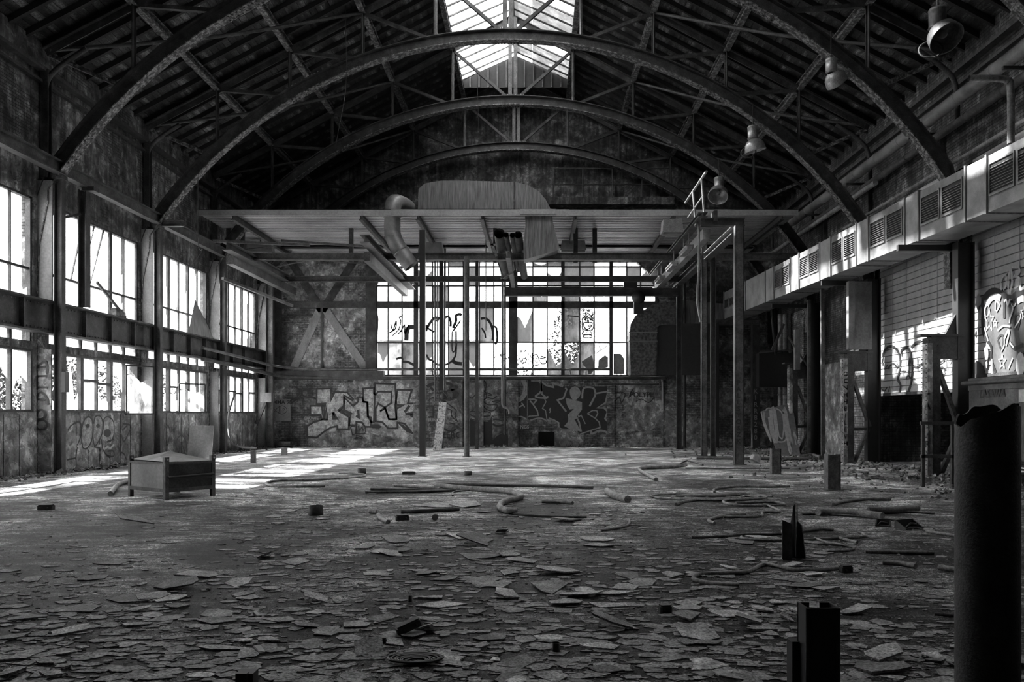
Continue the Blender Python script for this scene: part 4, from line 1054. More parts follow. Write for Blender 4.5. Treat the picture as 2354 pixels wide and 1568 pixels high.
# foreground posts
t = thing('channel_post', 'black channel post with open top in the right foreground', 'post', (1.25, 3.65, 0))
Yf = 3.65; xa, xb = P(1843,0,Yf).x, P(1920,0,Yf).x; zt = P(0,1391,Yf).z
m = MB(); m.box(xa, xb, Yf-.06, Yf-.05, 0, zt); m.box(xa, xa+.01, Yf-.06, Yf+.06, 0, zt); m.box(xb-.01, xb, Yf-.06, Yf+.06, 0, zt); m.box(xa, xa+.05, Yf+.05, Yf+.06, 0, zt); m.box(xb-.05, xb, Yf+.05, Yf+.06, 0, zt); m.build('channel', BLK, t)
m = MB(); m.tube([(xa+.01,Yf-.055,0),(xa+.01,Yf-.055,zt)], .012, 6); m.tube([(xb-.01,Yf-.055,0),(xb-.01,Yf-.055,zt)], .012, 6); m.build('rounded_corner', FORE, t)
m = MB(); a, b = P(1815,1472,3.72), P(1843,1472,3.72); m.box(a.x, b.x, 3.68, 3.76, 0, a.z); m.box(a.x-.0, b.x, 3.68, 3.685, a.z-.01, a.z+.004); m.build('flat_post', BLK, label='shorter black post touching the left side of the channel post', category='post')
m = MB(); a, b = P(541,1549,3.95), P(581,1549,3.95); m.box(a.x, b.x, 3.95, 4.03, 0, a.z); m.box(P(558,0,3.95).x, P(570,0,3.95).x, 3.93, 3.96, 0, a.z+.006); m.build('stub_block', BLK, label='black post top at the bottom edge, left of centre', category='post')
# thick foreground tube
Yt = 4.47; xc = (P(2201,0,Yt).x+P(2338,0,Yt).x)/2; r = (P(2338,0,Yt).x-P(2201,0,Yt).x)/2*.99
def prof(c):
    q = ((-1, 1.535), (-.85, 1.57), (-.55, 1.60), (-.2, 1.612), (.05, 1.64), (.4, 1.655), (.7, 1.648), (.88, 1.62), (1, 1.64))
    for (a, b), (c2, d) in zip(q, q[1:]):
        if c <= c2: return b+(d-b)*(c-a)/(c2-a)
    return 1.64
m = MB(); n = 64; vs = []
for j in range(30):
    for k in range(n):
        a = 2*math.pi*k/n; x = xc+r*math.cos(a); y = Yt+r*math.sin(a)
        top = EYE+.0+.03*math.sin(a*3+1)+.012*math.sin(a*9)+(-.045 if -2.9 < (a-2*math.pi if a > math.pi else a) < -2.2 else 0)
        front = math.sin(a) < 0
        top = prof(math.cos(a))+.006*math.sin(a*9)
        z = top*j/29; vs.append((x+.0015*math.sin(j*3.1+k), y, z))
m.add(vs, [(j*n+k, j*n+(k+1) % n, (j+1)*n+(k+1) % n, (j+1)*n+k) for j in range(29) for k in range(n)], True)
vi = [((v[0]-xc)*.93+xc, (v[1]-Yt)*.93+Yt, v[2]) for v in vs[-n:]]; vj = [(a, b, .3) for a, b, c in vi]
m.add(vs[-n:]+vi+vj, [(k, (k+1) % n, n+(k+1) % n, n+k) for k in range(n)]+[(n+k, n+(k+1) % n, 2*n+(k+1) % n, 2*n+k) for k in range(n)])
m.box(xc+r-.03, xc+r-.005, Yt-.03, Yt-.01, 1.5, 1.66)
m.build('steel_tube', FORE, label='thick black rusty tube with a ragged top in the right foreground', category='tube')
# ---------------------------------------------------------------- graffiti on walls, windows and shutters
NB = (0,-1,0)
def WB(q, off=.012): return [P(a, b, YB-off) for a, b in q]
def fillp(mb, pts): mb.add(pts, [tuple(range(len(pts)))])
sA = lambda q: zz(660, 870, 6.9235, q)      # zoom frames used while tracing
lw_par = wall_b
# left mural: silver letters with a dark outline
K1 = sA([(470,165),(700,160),(695,360),(760,215),(960,225),(1050,330),(1040,350),(905,270),(905,430),(820,510),(985,610),(980,810),(800,810),(800,760),(700,780),(600,840),(470,940),(320,930),(320,760),(420,700),(560,655),(650,655),(555,650),(530,580),(370,580),(370,435),(550,435),(575,640),(610,400),(470,410)])
K2 = sA([(905,430),(910,510),(1010,560),(990,745),(1100,745),(1100,690),(1190,700),(1240,770),(1335,770),(1335,620),(1280,610),(1275,380),(1210,370),(1195,300),(1130,300),(1130,370),(1050,440),(905,300)])
K3 = sA([(1210,160),(1380,150),(1380,240),(1410,260),(1450,210),(1660,215),(1660,390),(1560,460),(1480,520),(1560,470),(1620,650),(1740,650),(1740,440),(1720,90),(1400,80),(1400,150),(1380,700),(1340,700),(1290,610),(1280,380),(1215,370)])
K4 = sA([(1410,680),(1520,700),(1610,795),(1755,795),(1755,700),(1870,720),(1990,870),(2150,860),(2110,650),(1960,560),(2080,550),(2085,400),(1920,400),(1985,185),(1760,180),(1720,430),(1740,650),(1620,650),(1560,470),(1450,400),(1410,480)])
m = MB(); 
for q in (K1, K2, K4): fillp(m, WB(q, .010))
fillp(m, WB(sA([(1390,90),(1710,85),(1720,430),(1740,640),(1620,640),(1560,470),(1650,390),(1655,225),(1465,225),(1400,350)]), .009)); fillp(m, WB(sA([(1215,160),(1370,150),(1390,690),(1345,700),(1335,610),(1285,600),(1280,385),(1215,360)]), .0095))
fillp(m, WB(sA([(1420,480),(1480,530),(1640,400),(1650,225),(1465,225),(1390,390)]), .0085))
m.build('graffiti_letters', LP2, wall_b)
m = MB()
for q in (K1, K2, K3, K4): m.ribbon(WB(q, .016), .09, NB, True)
for q in ([(820,510),(905,440),(910,510),(1010,560),(975,600),(820,510)], [(730,540),(790,640),(740,640),(730,540)], [(1130,500),(1140,620),(1100,590)], [(1870,540),(1950,430)], [(1740,480),(1850,425),(1750,430)], [(1880,570),(2080,550),(2085,640),(1960,580)], [(590,640),(625,480),(640,650)]):
    m.ribbon(WB(sA(q), .018), .13, NB)
for q in ([(120,130),(190,180),(190,250),(140,310),(60,340)], [(250,190),(420,160)], [(330,210),(470,240)], [(330,270),(470,320)], [(220,250),(290,290),(470,325)], [(60,400),(130,350),(250,300)], [(220,170),(240,250),(200,290),(120,350)],
          [(300,90),(310,120),(340,100),(360,125),(400,100)], [(150,600),(250,570),(330,580),(360,540)]):
    m.ribbon(smooth(WB(sA(q), .014), 3), .07, NB)
for q in ([(1010,765),(1040,900),(1090,880),(1095,770),(1010,765)], [(1105,750),(1100,880),(1240,880),(1250,780),(1210,830),(1190,770),(1160,830),(1130,760)], [(1070,960),(1120,960),(1100,940),(1070,965)], [(1090,905),(1200,935),(1190,965),(1090,930)]):
    m.ribbon(WB(sA(q), .014), .05, NB)
fillp(m, WB(sA([(1350,730),(1440,730),(1520,770),(1460,800),(1350,790)]), .013))
fillp(m, WB(sA([(1760,710),(1850,740),(1920,800),(1980,880),(1900,850),(1840,790)]), .02))
m.build('graffiti_outline', DPAINT, wall_b)
# right mural: black ground with grey outline strokes
sC = lambda q: zz(1160, 870, 8.407, q)
m = MB(); fillp(m, WB(sC([(150,480),(380,420),(440,200),(430,20),(560,40),(700,60),(900,150),(1100,140),(1180,180),(2010,150),(2010,240),(1960,470),(1800,570),(1920,570),(1990,640),(1950,780),(2010,840),(2035,1080),(1850,1020),(1700,1070),(1440,1090),(1400,1000),(1080,960),(1050,860),(860,770),(640,770),(500,810),(430,780),(230,740)]), .009))
m.build('graffiti_ground', DPAINT, wall_b)
m = MB()
for q, w_, sm in (([(510,50),(640,45),(700,90),(720,200),(680,280),(600,355),(800,380),(830,340)],.09,1), ([(710,60),(720,300),(800,370)],.08,0), ([(710,60),(800,130),(940,170),(925,90),(1130,155)],.09,0), ([(440,405),(560,400),(620,420),(550,500),(490,430)],.07,0),
        ([(550,500),(630,620),(655,730)],.07,0), ([(770,385),(800,450),(730,580),(790,620),(820,800),(880,810)],.05,0), ([(330,470),(390,560)],.06,0), ([(360,510),(270,560),(235,700)],.07,0), ([(240,745),(330,740),(430,790)],.06,1), ([(430,760),(480,730),(640,720)],.06,0), ([(500,810),(640,770),(740,780),(820,830)],.07,1), ([(850,765),(950,800),(1050,860),(1035,950)],.06,0),
        ([(1170,180),(1200,210),(1140,380),(1020,420),(1190,640)],.08,0), ([(1500,390),(1530,190),(1700,180),(1750,260),(1740,350),(1640,540)],.09,1), ([(1770,290),(2000,250),(1950,470),(1790,570),(1920,570),(1990,640),(1940,780),(2000,840),(2030,1080)],.08,0), ([(1600,680),(1700,620),(1780,620),(1800,680),(1750,770),(1600,680)],.06,0), ([(1750,770),(1830,850),(1845,950),(1680,1000),(1450,1080)],.06,0), ([(1670,1010),(1690,1070),(1830,1010),(1950,1030),(2030,1080)],.1,1), ([(1420,710),(1430,745),(1480,710),(1560,880)],.05,0), ([(1180,390),(1480,470),(1480,600),(1340,780)],.08,0), ([(1350,770),(1400,760),(1440,850),(1480,1030)],.08,0), ([(860,620),(880,580),(885,640),(865,665)],.06,0),
        ([(370,30),(430,150),(420,280),(330,400),(150,490)],.14,1), ([(330,30),(380,150),(370,260),(300,370),(150,440)],.09,1)):
    pts = WB(sC(q), .016); m.ribbon(smooth(pts, 4) if sm else pts, w_, NB)
m.build('graffiti_strokes', MPAINT, wall_b)
m = MB(); fillp(m, smooth(WB(sC([(1260,290),(1270,200),(1350,155),(1430,190),(1470,280),(1430,370),(1350,425),(1290,380)]), .018), 3, True)); fillp(m, WB(sC([(1180,390),(1300,440),(1480,470),(1480,600),(1400,700),(1350,790),(1480,1030),(1260,980),(1150,920),(1230,830),(1220,700),(1340,590),(1250,600),(1200,500)]), .017)); m.build('graffiti_figure', MPAINT, wall_b)
# painted head, smoke and lettering in the middle
sB = lambda q: zz(960, 870, 9.22, q)
m = MB(); 
for q, w_ in (([(1090,380),(1150,420),(1230,340),(1310,260),(1400,260),(1460,330),(1450,420),(1380,460)],.06), ([(1380,480),(1500,560),(1680,560),(1660,640),(1580,690),(1450,650),(1370,540)],.05), ([(1120,700),(1200,660)],.04), ([(1120,720),(1150,700),(1500,710),(1540,760),(1500,800),(1180,800),(1120,760)],.05), ([(1120,850),(1230,890),(1480,900),(1560,850),(1580,780)],.04), ([(1390,270),(1380,150),(1410,50),(1450,120),(1440,270)],.05), ([(1310,230),(1300,100)],.05), ([(1460,300),(1580,350),(1500,360)],.06), ([(1480,400),(1600,430),(1680,370)],.06), ([(1580,490),(1760,470),(1650,530)],.05), ([(1310,850),(1390,850),(1350,890),(1310,850)],.03),
        ([(560,1060),(640,1110),(740,1120),(810,1070)],.09), ([(600,280),(680,250),(750,300),(750,400),(680,460),(600,420),(600,280)],.09), ([(600,110),(680,110),(740,180)],.14), ([(670,200),(800,280),(880,330)],.1), ([(720,250),(860,180)],.1), ([(620,640),(720,680),(710,780),(820,900)],.05), ([(620,520),(700,580),(820,680),(790,780),(850,920)],.05), ([(670,940),(800,970)],.06), ([(200,180),(280,130),(370,110)],.16), ([(270,180),(340,260)],.12), ([(220,480),(280,420),(350,400)],.05), ([(1600,870),(1720,880),(1820,900)],.04), ([(1590,970),(1700,1010),(1820,980)],.1)):
    m.ribbon(smooth(WB(sB(q), .014), 3), w_, NB)
fillp(m, WB(sB([(1110,860),(1230,910),(1480,920),(1580,860),(1590,1400),(1110,1420)]), .009)); fillp(m, smooth(WB(sB([(1500,1440),(1620,1280),(1760,1180),(1900,1190),(1950,1440)]), .010), 3, True))
m.ribbon(WB(sB([(210,590),(330,590),(330,810),(220,820)]), .012), .07, NB)
m.build('graffiti_head', DPAINT, wall_b)
text('ZERO', 1038, 1001, YB-.014, .42, DPAINT, wall_b); text('PUNK', 997, 966, YB-.014, .2, MPAINT, wall_b); text('DAWIE', 716, 962, YB-.02, .22, MPAINT, wall_b)
text('POLYPL', 1475, 908, YB-.014, .34, DPAINT, wall_b); text('NGS', 1206, 982, YB-.02, .22, MPAINT, wall_b)
m = MB(); sD = lambda q: zz(1100, 700, 3.678, q)
for q, w_ in (([(1130,760),(1150,820),(1190,780),(1210,830),(1240,760),(1200,740),(1150,750)],.05), ([(1270,790),(1300,720),(1320,780)],.04), ([(1330,820),(1380,800),(1440,830),(1490,780)],.04)): m.ribbon(smooth(WB(sD(q), .013), 3), w_, NB)
m.build('graffiti_tag', DPAINT, wall_b)
m = MB()
for q, w_ in (([(1590,950),(1620,1030),(1700,1040),(1760,1010)],.04), ([(1600,1040),(1650,1050),(1740,1050),(1780,1030)],.04), ([(1590,1090),(1600,1060),(1640,1050)],.03), ([(1800,1110),(1780,1070),(1740,1050)],.03), ([(1510,920),(1600,940),(1660,970)],.04), ([(1720,970),(1850,950)],.03), ([(1610,1000),(1750,1000)],.03)): m.ribbon(smooth(WB(sD(q), .013), 3), w_, NB)
m.build('graffiti_bowl', MPAINT, wall_b)
# strokes on the window glass
sE = lambda q: zz(850, 590, 5.6, q); sG = lambda q: zz(1180, 590, 5.6, q)
m = MB(); WG = lambda q: [P(a, b, YB+.045) for a, b in q]
for q, w_ in (([(720,960),(760,880),(820,800),(880,790),(860,840)],.13), ([(720,880),(760,930),(830,970)],.09), ([(940,880),(960,800),(1010,770),(1040,830),(1040,900)],.12), ([(1070,920),(1110,830),(1110,760),(1160,740),(1180,760)],.14), ([(1070,960),(1130,880),(1170,820)],.08), ([(1060,960),(1060,1200),(1090,1220),(1110,1150)],.06), ([(730,1260),(760,1320),(810,1340),(870,1390),(980,1390),(1060,1340),(1110,1240),(1110,960)],.09), ([(1070,1340),(1110,1370),(1190,1380)],.18), ([(1430,800),(1500,800),(1560,870),(1590,1000),(1580,1080)],.12), ([(1440,920),(1480,980),(1490,1050)],.08), ([(1580,900),(1630,920),(1640,1080),(1610,1130)],.1),
        ([(470,1080),(480,960),(510,910),(580,910)],.22), ([(250,980),(330,930),(340,820),(300,950),(270,870)],.07), ([(290,1020),(370,940),(400,830),(380,780),(430,760)],.06), ([(360,1000),(400,960),(450,880),(450,1000),(500,880)],.07), ([(370,930),(420,980)],.05), ([(420,1350),(500,1360),(590,1410)],.12), ([(340,1320),(400,1300),(430,1330)],.1), ([(80,720),(100,800),(90,1000)],.1)):
    m.ribbon(smooth(WG(sE(q)), 3), w_, NB)
for q, w_ in (([(890,940),(890,790),(940,720),(1020,790),(1020,940),(890,940)],.04), ([(905,850),(1010,850),(1000,900),(950,940),(910,900),(905,850)],.05), ([(900,780),(930,820),(920,760)],.05), ([(970,780),(1000,820),(1000,760)],.05), ([(905,960),(890,1000),(1010,1000),(990,960)],.04), ([(905,1040),(910,1010),(1000,1010),(1005,1040),(905,1040)],.04), ([(230,1300),(300,1260),(340,1350)],.05), ([(350,1280),(420,1300),(340,1310)],.05), ([(420,1330),(420,1370),(370,1380),(350,1350)],.05), ([(240,1240),(250,1400),(330,1390)],.05), ([(700,760),(840,775)],.05), ([(1060,1250),(1120,1200),(1100,1150)],.03), ([(1120,1210),(1210,1150)],.03), ([(790,1160),(800,1190),(820,1200)],.03)):
    m.ribbon(smooth(WG(sG(q)), 3), w_, NB)
for q in ([(880,1350),(1010,1270),(1030,1340),(1040,1460),(1000,1510),(960,1510),(960,1450),(900,1400)], [(1100,1330),(1180,1270),(1220,1300),(1220,1420),(1130,1460),(1090,1430)], [(1290,1250),(1380,1250),(1430,1320),(1430,1510),(1290,1510)]):
    mm = MB(); fillp(mm, WG(sG(q))); mm.build('cardboard_patch', MPAINT, bw)
m.build('graffiti_strokes', DPAINT, bw)

# shutter with the half sunlit lettering
sF = lambda q: zz(2020, 580, 4.611, q); NR = (-1,0,0)
def WS(q, off=.05): return [PX(a, b, XR-off) for a, b in q]
def dots(mb, c, r, off=.05):
    c_ = WS(sF([c]), off)[0]; mb.add([c_+V((0, math.cos(a)*r*.6, math.sin(a)*r)) for a in [i*math.pi/6 for i in range(12)]], [tuple(range(12))])
m = MB()
for q, w_ in (([(35,1200),(40,1090),(90,1010),(150,1000),(200,1050),(225,1150),(215,1260),(200,1350),(230,1410),(210,1500)],.09), ([(235,1100),(240,1040),(290,1010),(330,1050),(350,1180),(350,1300),(330,1420),(300,1490)],.08), ([(340,1010),(390,960),(450,940)],.07), ([(350,1200),(400,1220),(480,1160)],.05), ([(410,1120),(410,1260)],.04), ([(60,1250),(90,1200),(110,1240),(120,1200),(160,1180),(190,1220),(200,1180)],.05), ([(230,1260),(290,1260)],.03), ([(260,1200),(265,1310)],.03), ([(290,1350),(320,1260),(330,1100),(310,1300),(380,1340)],.05), ([(640,1180),(680,1150),(700,1110)],.05), ([(640,1230),(680,1220),(700,1260),(680,1310)],.05), ([(720,1260),(720,1110),(740,1120)],.04), ([(770,1280),(790,1180),(770,1110),(750,1180)],.05), ([(20,1440),(60,1470),(90,1430)],.05), ([(100,1480),(120,1420)],.05)):
    m.ribbon(smooth(WS(sF(q)), 3), w_, NR)
m.build('graffiti_strokes', DPAINT, sh1)
sh1_dark = MB()
# painted heart face on the other shutter
m = MB(); fc = [(1100,600),(1120,480),(1200,410),(1290,430),(1360,480),(1410,490),(1450,450),(1540,430),(1640,470),(1700,600),(1690,800),(1620,960),(1480,1120),(1420,1280),(1200,1290),(1190,1000),(1120,900),(1095,760)]
fillp(m, smooth(WS(sF(fc), .045), 3, True)); m.build('graffiti_face', flat('dark_grey_spray', .07), sh2)
m = MB(); m.ribbon(smooth(WS(sF(fc[:-6]+[(1690,800)]), .06), 3), .16, NR); m.ribbon(smooth(WS(sF([(1100,600),(1095,760),(1120,900),(1190,1000),(1190,1130),(1240,1280)]), .06), 3), .09, NR)
for q, w_ in (([(1330,520),(1330,700)],.1), ([(1260,920),(1290,880),(1320,900),(1300,1040),(1260,930)],.06), ([(1440,780),(1440,690),(1480,650),(1500,700),(1470,820)],.06), ([(1390,960),(1440,1020),(1530,980)],.1)): m.ribbon(smooth(WS(sF(q), .06), 3), w_, NR)
fillp(m, smooth(WS(sF([(1000,1290),(1010,1200),(1040,1150),(1100,1200),(1120,1290)]), .046), 3, True))
m.build('graffiti_outline', DPAINT, sh2)
m = MB()
for q, w_ in (([(1150,560),(1190,490),(1250,470),(1290,490)],.16), ([(1130,700),(1125,600),(1150,550)],.06), ([(1120,800),(1160,940)],.05), ([(1470,520),(1520,490),(1560,510)],.15), ([(1400,500),(1420,600),(1390,700),(1385,750)],.06), ([(1235,620),(1240,520),(1280,560),(1245,630)],.05), ([(1260,830),(1320,780),(1395,790)],.05), ([(1330,920),(1370,830),(1380,860),(1350,990)],.06), ([(1300,1050),(1330,980),(1330,900)],.04), ([(1390,960),(1430,1010)],.05), ([(1440,800),(1500,700),(1500,650)],.04), ([(1370,1240),(1420,1120)],.04), ([(1200,1290),(1200,1130)],.04), ([(1300,400),(1290,300),(1340,240),(1350,340),(1320,400)],.05), ([(1380,440),(1370,300),(1400,170),(1410,320),(1390,440)],.06), ([(1400,160),(1480,160),(1490,220),(1430,250),(1490,270),(1480,350),(1430,380)],.05), ([(1500,310),(1500,390),(1540,370)],.07), ([(1330,530),(1350,500),(1370,560),(1390,500),(1430,570),(1450,540)],.05)):
    m.ribbon(smooth(WS(sF(q), .07), 3), w_, NR)
for c, rx, ry in (((1170,720),50,130), ((1232,750),22,45), ((1308,1160),40,80), ((1540,640),35,80)):
    q = []
    for i in range(11):
        a = math.pi/2+i*math.pi/5*1; k = 1 if i % 2 == 0 else .42
        q.append((c[0]+math.cos(a)*rx*k, c[1]-math.sin(a)*ry*k))
    ms = MB(); ms.ribbon(WS(sF(q), .07), .03, NR); ms.build('painted_star', LPAINT, sh2)
for c, r in (((1058,530),.22), ((1072,618),.14), ((1135,1080),.2), ((1137,1185),.12), ((1010,850),.1), ((1060,820),.1), ((1500,1190),.3)):
    ms = MB(); dots(ms, c, r, .07); ms.build('painted_dot', LPAINT, sh2)
m.build('graffiti_highlights', LPAINT, sh2)
# left parapet graffiti and the letters on the first pier
sH = lambda q: zz(0, 800, 5.058, q); NL = (1,0,0)
def WL(q, off=.05): return [PX(a, b, XL+off) for a, b in q]
m = MB()
for q in ([(950,950),(980,840),(1030,800),(1075,850),(1075,1040),(1020,1160),(960,1150),(950,950)], [(1090,880),(1110,800),(1160,790),(1195,860),(1190,980),(1160,1060),(1100,1140),(1080,1000)], [(1200,950),(1210,830),(1260,800),(1320,860),(1325,1000),(1290,1080),(1240,1090),(1330,1060)], [(790,960),(830,900),(930,860),(945,1000),(900,1130)], [(1180,1060),(1200,1190),(1280,1280)], [(1370,1100),(1390,1200),(1440,1230),(1470,1300)], [(1410,1000),(1440,1090),(1500,980),(1520,900),(1430,880)], [(1420,960),(1480,900)], [(780,1300),(880,1280)], [(900,1150),(880,1300)], [(1090,1150),(1170,1180),(1160,1320)], [(1250,1200),(1320,1200),(1320,1260),(1240,1250)]):
    m.ribbon(smooth(WL(sH(q), .045), 3), .05, NL)
for c, w_ in (((1020,905),.07), ((1140,905),.07), ((1250,990),.14)):
    c_ = WL(sH([c]), .047)[0]; m.add([c_+V((0, math.cos(a)*w_*1.6, math.sin(a)*w_*.9)) for a in [i*math.pi/5 for i in range(10)]], [tuple(range(10))])
m.build('graffiti_outline', DPAINT, wall_l)
m = MB(); m.ribbon(WL(sH([(785,1130),(815,1165),(850,1120),(885,1170),(920,1160),(950,1130),(980,1175),(1010,1150),(1045,1185),(1085,1160),(1180,1130),(1210,1180),(1250,1150),(1280,1170),(1330,1120)]), .044), .07, NL)
m.build('graffiti_zigzag', LPAINT, wall_l)
m = MB(); fillp(m, WL(sH([(950,950),(980,840),(1030,800),(1075,850),(1075,1040),(1020,1160),(960,1150)]), .04)); fillp(m, WL(sH([(1090,880),(1110,800),(1160,790),(1195,860),(1190,980),(1160,1060),(1100,1140)]), .04)); fillp(m, WL(sH([(1200,950),(1210,830),(1260,800),(1320,860),(1325,1000),(1290,1120),(1180,1060)]), .04)); m.build('graffiti_fill', LP2, wall_l)
pier = [o for o in bpy.data.objects if o.name.startswith('crane_post')][0]
m = MB(); YP = LCOL[0]-.18
for q in ([(430,270),(420,230),(530,160),(545,300)], [(430,230),(520,220)], [(430,320),(430,480),(440,460),(550,460)], [(430,330),(540,325)], [(430,600),(440,540),(490,520),(550,600),(555,660)], [(430,600),(520,600)], [(430,800),(440,740),(490,720),(525,770),(500,820),(440,830)], [(430,900),(440,850),(510,840),(550,890),(520,940),(450,950),(420,910)]):
    m.ribbon(smooth([P(a, b, YP) for a, b in sH(q)], 3), .055, NB)
m.build('graffiti_letters', DPAINT, pier)
m = MB()
sI = lambda q: zz(0, 720, 3.564, q)
for q in ([(1340,1040),(1345,950),(1380,920),(1395,1000),(1370,1090)], [(1440,1140),(1450,1040),(1490,1000),(1525,1060),(1530,1140)], [(1470,1130),(1490,1080),(1510,1130)], [(1350,1130),(1380,1060)]):
    m.ribbon(smooth([PX(a, b, XL+.045) for a, b in sI(q)], 3), .06, NL)
m.build('graffiti_outline', DPAINT, wall_l)
for i, ch in enumerate('KIRR8280'): text(ch, 1737, 900+i*15.2, colJ.location.y-.22, .32, MPAINT, colJ)
for k, (ch, Y) in enumerate((('TAILXRY', 21.65),)):
    for i, c_ in enumerate(ch): text(c_, 2132, 912+i*22, Y-.19, .24, LPAINT, [o for o in bpy.data.objects if o.name.startswith('wall_column')][0])
wc2 = [o for o in bpy.data.objects if o.name.startswith('wall_column')][1]
for i, c_ in enumerate('OCNHHEILEVH'): text(c_, 1944, 860+i*16, 27.5-.19, .2, LPAINT, wc2)
for i, c_ in enumerate('PALESYOSZK'): text(c_, 1698, 880+i*15, colH.location.y-.24, .2, DPAINT, colH)
# cabinet scribbles
m = MB(); cab = [o for o in bpy.data.objects if o.name.startswith('machine_cabinet')][0]
text('LASAWA', 2280, 905, 0, .28, DPAINT, cab, rot=(math.pi/2,0,-math.pi/2), X=10.88)

# ---------------------------------------------------------------- hoses, cables and pipes on the floor
f1 = lambda q: zz(0, 1000, 2.76, q); f2 = lambda q: zz(780, 1000, 2.76, q); f3 = lambda q: zz(1554, 1000, 2.76, q)
def hose(pts, r, lab, mt=HOSE, name='hose', straight=False, grp='hoses and cables on the floor', cat='hose'):
    q = [G(a, b, r*.9) for a, b in pts]; m = MB(); m.tube(q if straight else smooth(q, 5), r, 8); m.build(name, mt, label=lab, category=cat, group=grp)
hose(f2([(610,310),(1000,318),(1300,323),(1610,333)]), .035, 'long straight tube across the middle of the floor', HOSED, 'floor_tube', cat='tube')
hose(f2([(165,363),(500,360),(740,350)]), .03, 'dark tube on the floor, frontmost left of the thick bent hose', HOSED, 'floor_tube', cat='tube')
hose(f2([(200,343),(420,347),(640,352)]), .03, 'dark tube just behind the frontmost one left of the bent hose', HOSED, 'floor_tube', cat='tube')
hose(f2([(350,318),(500,330),(640,338)]), .03, 'pale tube end left of the thick bent hose', HOSE, 'floor_tube', cat='tube')
hose(f2([(610,318),(760,335),(900,345),(1060,357),(1140,375),(1150,395),(1080,412),(1030,430),(1020,460),(1070,480),(1130,483)]), .055, 'thick pale S-bent hose in the middle of the floor')
hose(f2([(720,385),(730,360),(850,350),(1000,352)]), .02, 'thin cable loop beside the S-bent hose', HOSED)
hose(f2([(1700,355),(1750,385),(1830,408)]), .07, 'short thick hose piece right of the long straight tube')
hose(f2([(2200,190),(2100,203),(1930,210),(1905,222),(1960,255),(2010,282)]), .05, 'kinked pale hose near the back on the right')
hose(f2([(1840,538),(1838,565),(1790,585),(1700,600),(1660,604)]), .018, 'thin curled pale cable right of centre')
hose(f2([(1285,422),(1400,424),(1480,432)]), .035, 'pale short tube right of the S-bent hose')
hose(f2([(390,487),(600,478),(760,470)]), .035, 'dark short tube in front of the dark tubes', HOSED)
hose(f2([(195,488),(235,492)]), .03, 'very short pale tube end left of centre', straight=True)
hose(f2([(247,508),(265,530),(310,552)]), .035, 'short bent pale pipe piece left of the bottle')
hose(f2([(1090,495),(1300,515),(1570,520)]), .02, 'thin dark cable in front of the S-bent hose', HOSED)
hose(f1([(2208,272),(1950,285),(1750,290),(1690,305),(1720,322),(1850,327),(2060,322)]), .03, 'thin U-bent hose on the bright floor at left')
hose(f1([(700,372),(745,318),(800,297),(850,292)]), .05, 'bent pipe end sticking out behind the crate')
hose(f2([(0,243),(150,248),(155,262),(60,272),(0,270)]), .02, 'thin bent hose beside the small can at the left')
hose(f3([(400,955),(250,945),(140,925),(112,905),(180,880),(430,872),(500,848),(570,820),(750,855),(900,855),(1060,843)]), .022, 'long pale hose curling left in front of the torn post')
hose(f3([(440,500),(300,512),(215,535),(215,548),(245,560)]), .025, 'short pale curl behind the torn post on the left')
hose(f3([(510,400),(330,412),(305,428),(400,445),(640,446),(685,437),(600,425),(380,430)]), .025, 'looped hose behind the torn post')
hose(f3([(560,440),(650,475),(640,488),(550,490),(530,515),(300,520)]), .022, 'thin wavy cable behind the torn post')
hose(f3([(245,362),(255,340),(400,325),(560,327),(720,325)]), .028, 'pale hose loop in front of the near pale column')
hose(f3([(0,390),(200,395),(380,382),(440,378)]), .045, 'dark thick hose on the left of the looped hose', HOSED)
hose(f3([(0,440),(60,420),(200,400),(90,375),(0,372)]), .03, 'tangled pale hose loop beside the dark thick hose')
hose(f3([(100,650),(300,645),(430,630),(650,628),(900,600),(1000,602)]), .018, 'thin dark cable passing behind the torn post', HOSED)
hose(f3([(415,645),(440,660),(650,668),(1000,655),(1180,645),(1192,628),(1160,617)]), .018, 'thin pale cable looping right of the torn post')
hose(f3([(880,655),(950,680),(1050,697)]), .018, 'short pale stick right of the torn post', straight=True, name='stick', cat='stick')
hose(f3([(1040,655),(1150,683)]), .02, 'short striped stick right of the cable loop', straight=True, name='stick', cat='stick')
hose(f3([(960,740),(1080,735),(1130,720),(1060,700),(900,693)]), .014, 'thin cable loop in front of the short sticks', HOSED)
hose(f3([(1200,740),(1635,748)]), .022, 'straight pale pipe left of the thick foreground tube', straight=True, name='floor_tube', cat='tube')
hose(f3([(1310,808),(1420,815),(1520,833)]), .028, 'tapering stick in front of the straight pale pipe', name='stick', cat='stick')
hose(f3([(900,490),(940,488),(1100,492),(1310,515)]), .06, 'thick pale pipe lying behind the torn post on the right', name='floor_tube', cat='tube')
hose(f3([(1220,480),(1380,478),(1530,463)]), .06, 'thick dark pipe behind the thick pale pipe', HOSED, 'floor_tube', cat='tube')
hose(f3([(1000,440),(1060,425),(1200,408),(1360,408)]), .03, 'thin dark branch behind the thick dark pipe', HOSED, 'stick', cat='stick')
hose(f3([(1320,488),(1480,488),(1640,498)]), .02, 'thin dark rod in front of the thick dark pipe', HOSED, 'stick', cat='stick')
hose(f3([(800,502),(900,502),(1150,515),(1450,545)]), .018, 'long thin cable in front of the thick pale pipe', HOSED)
hose(f3([(130,145),(400,148),(840,150)]), .06, 'dark long pipe on the floor before the two close columns', HOSED, 'floor_tube', cat='tube')
hose(f3([(780,145),(860,125),(920,142),(1070,160)]), .06, 'bent grey hose before the leaning painted board')
hose(f3([(1640,1135),(1790,1148)]), .014, 'thin dark rod left of the thick foreground tube', HOSED, 'stick', cat='stick')
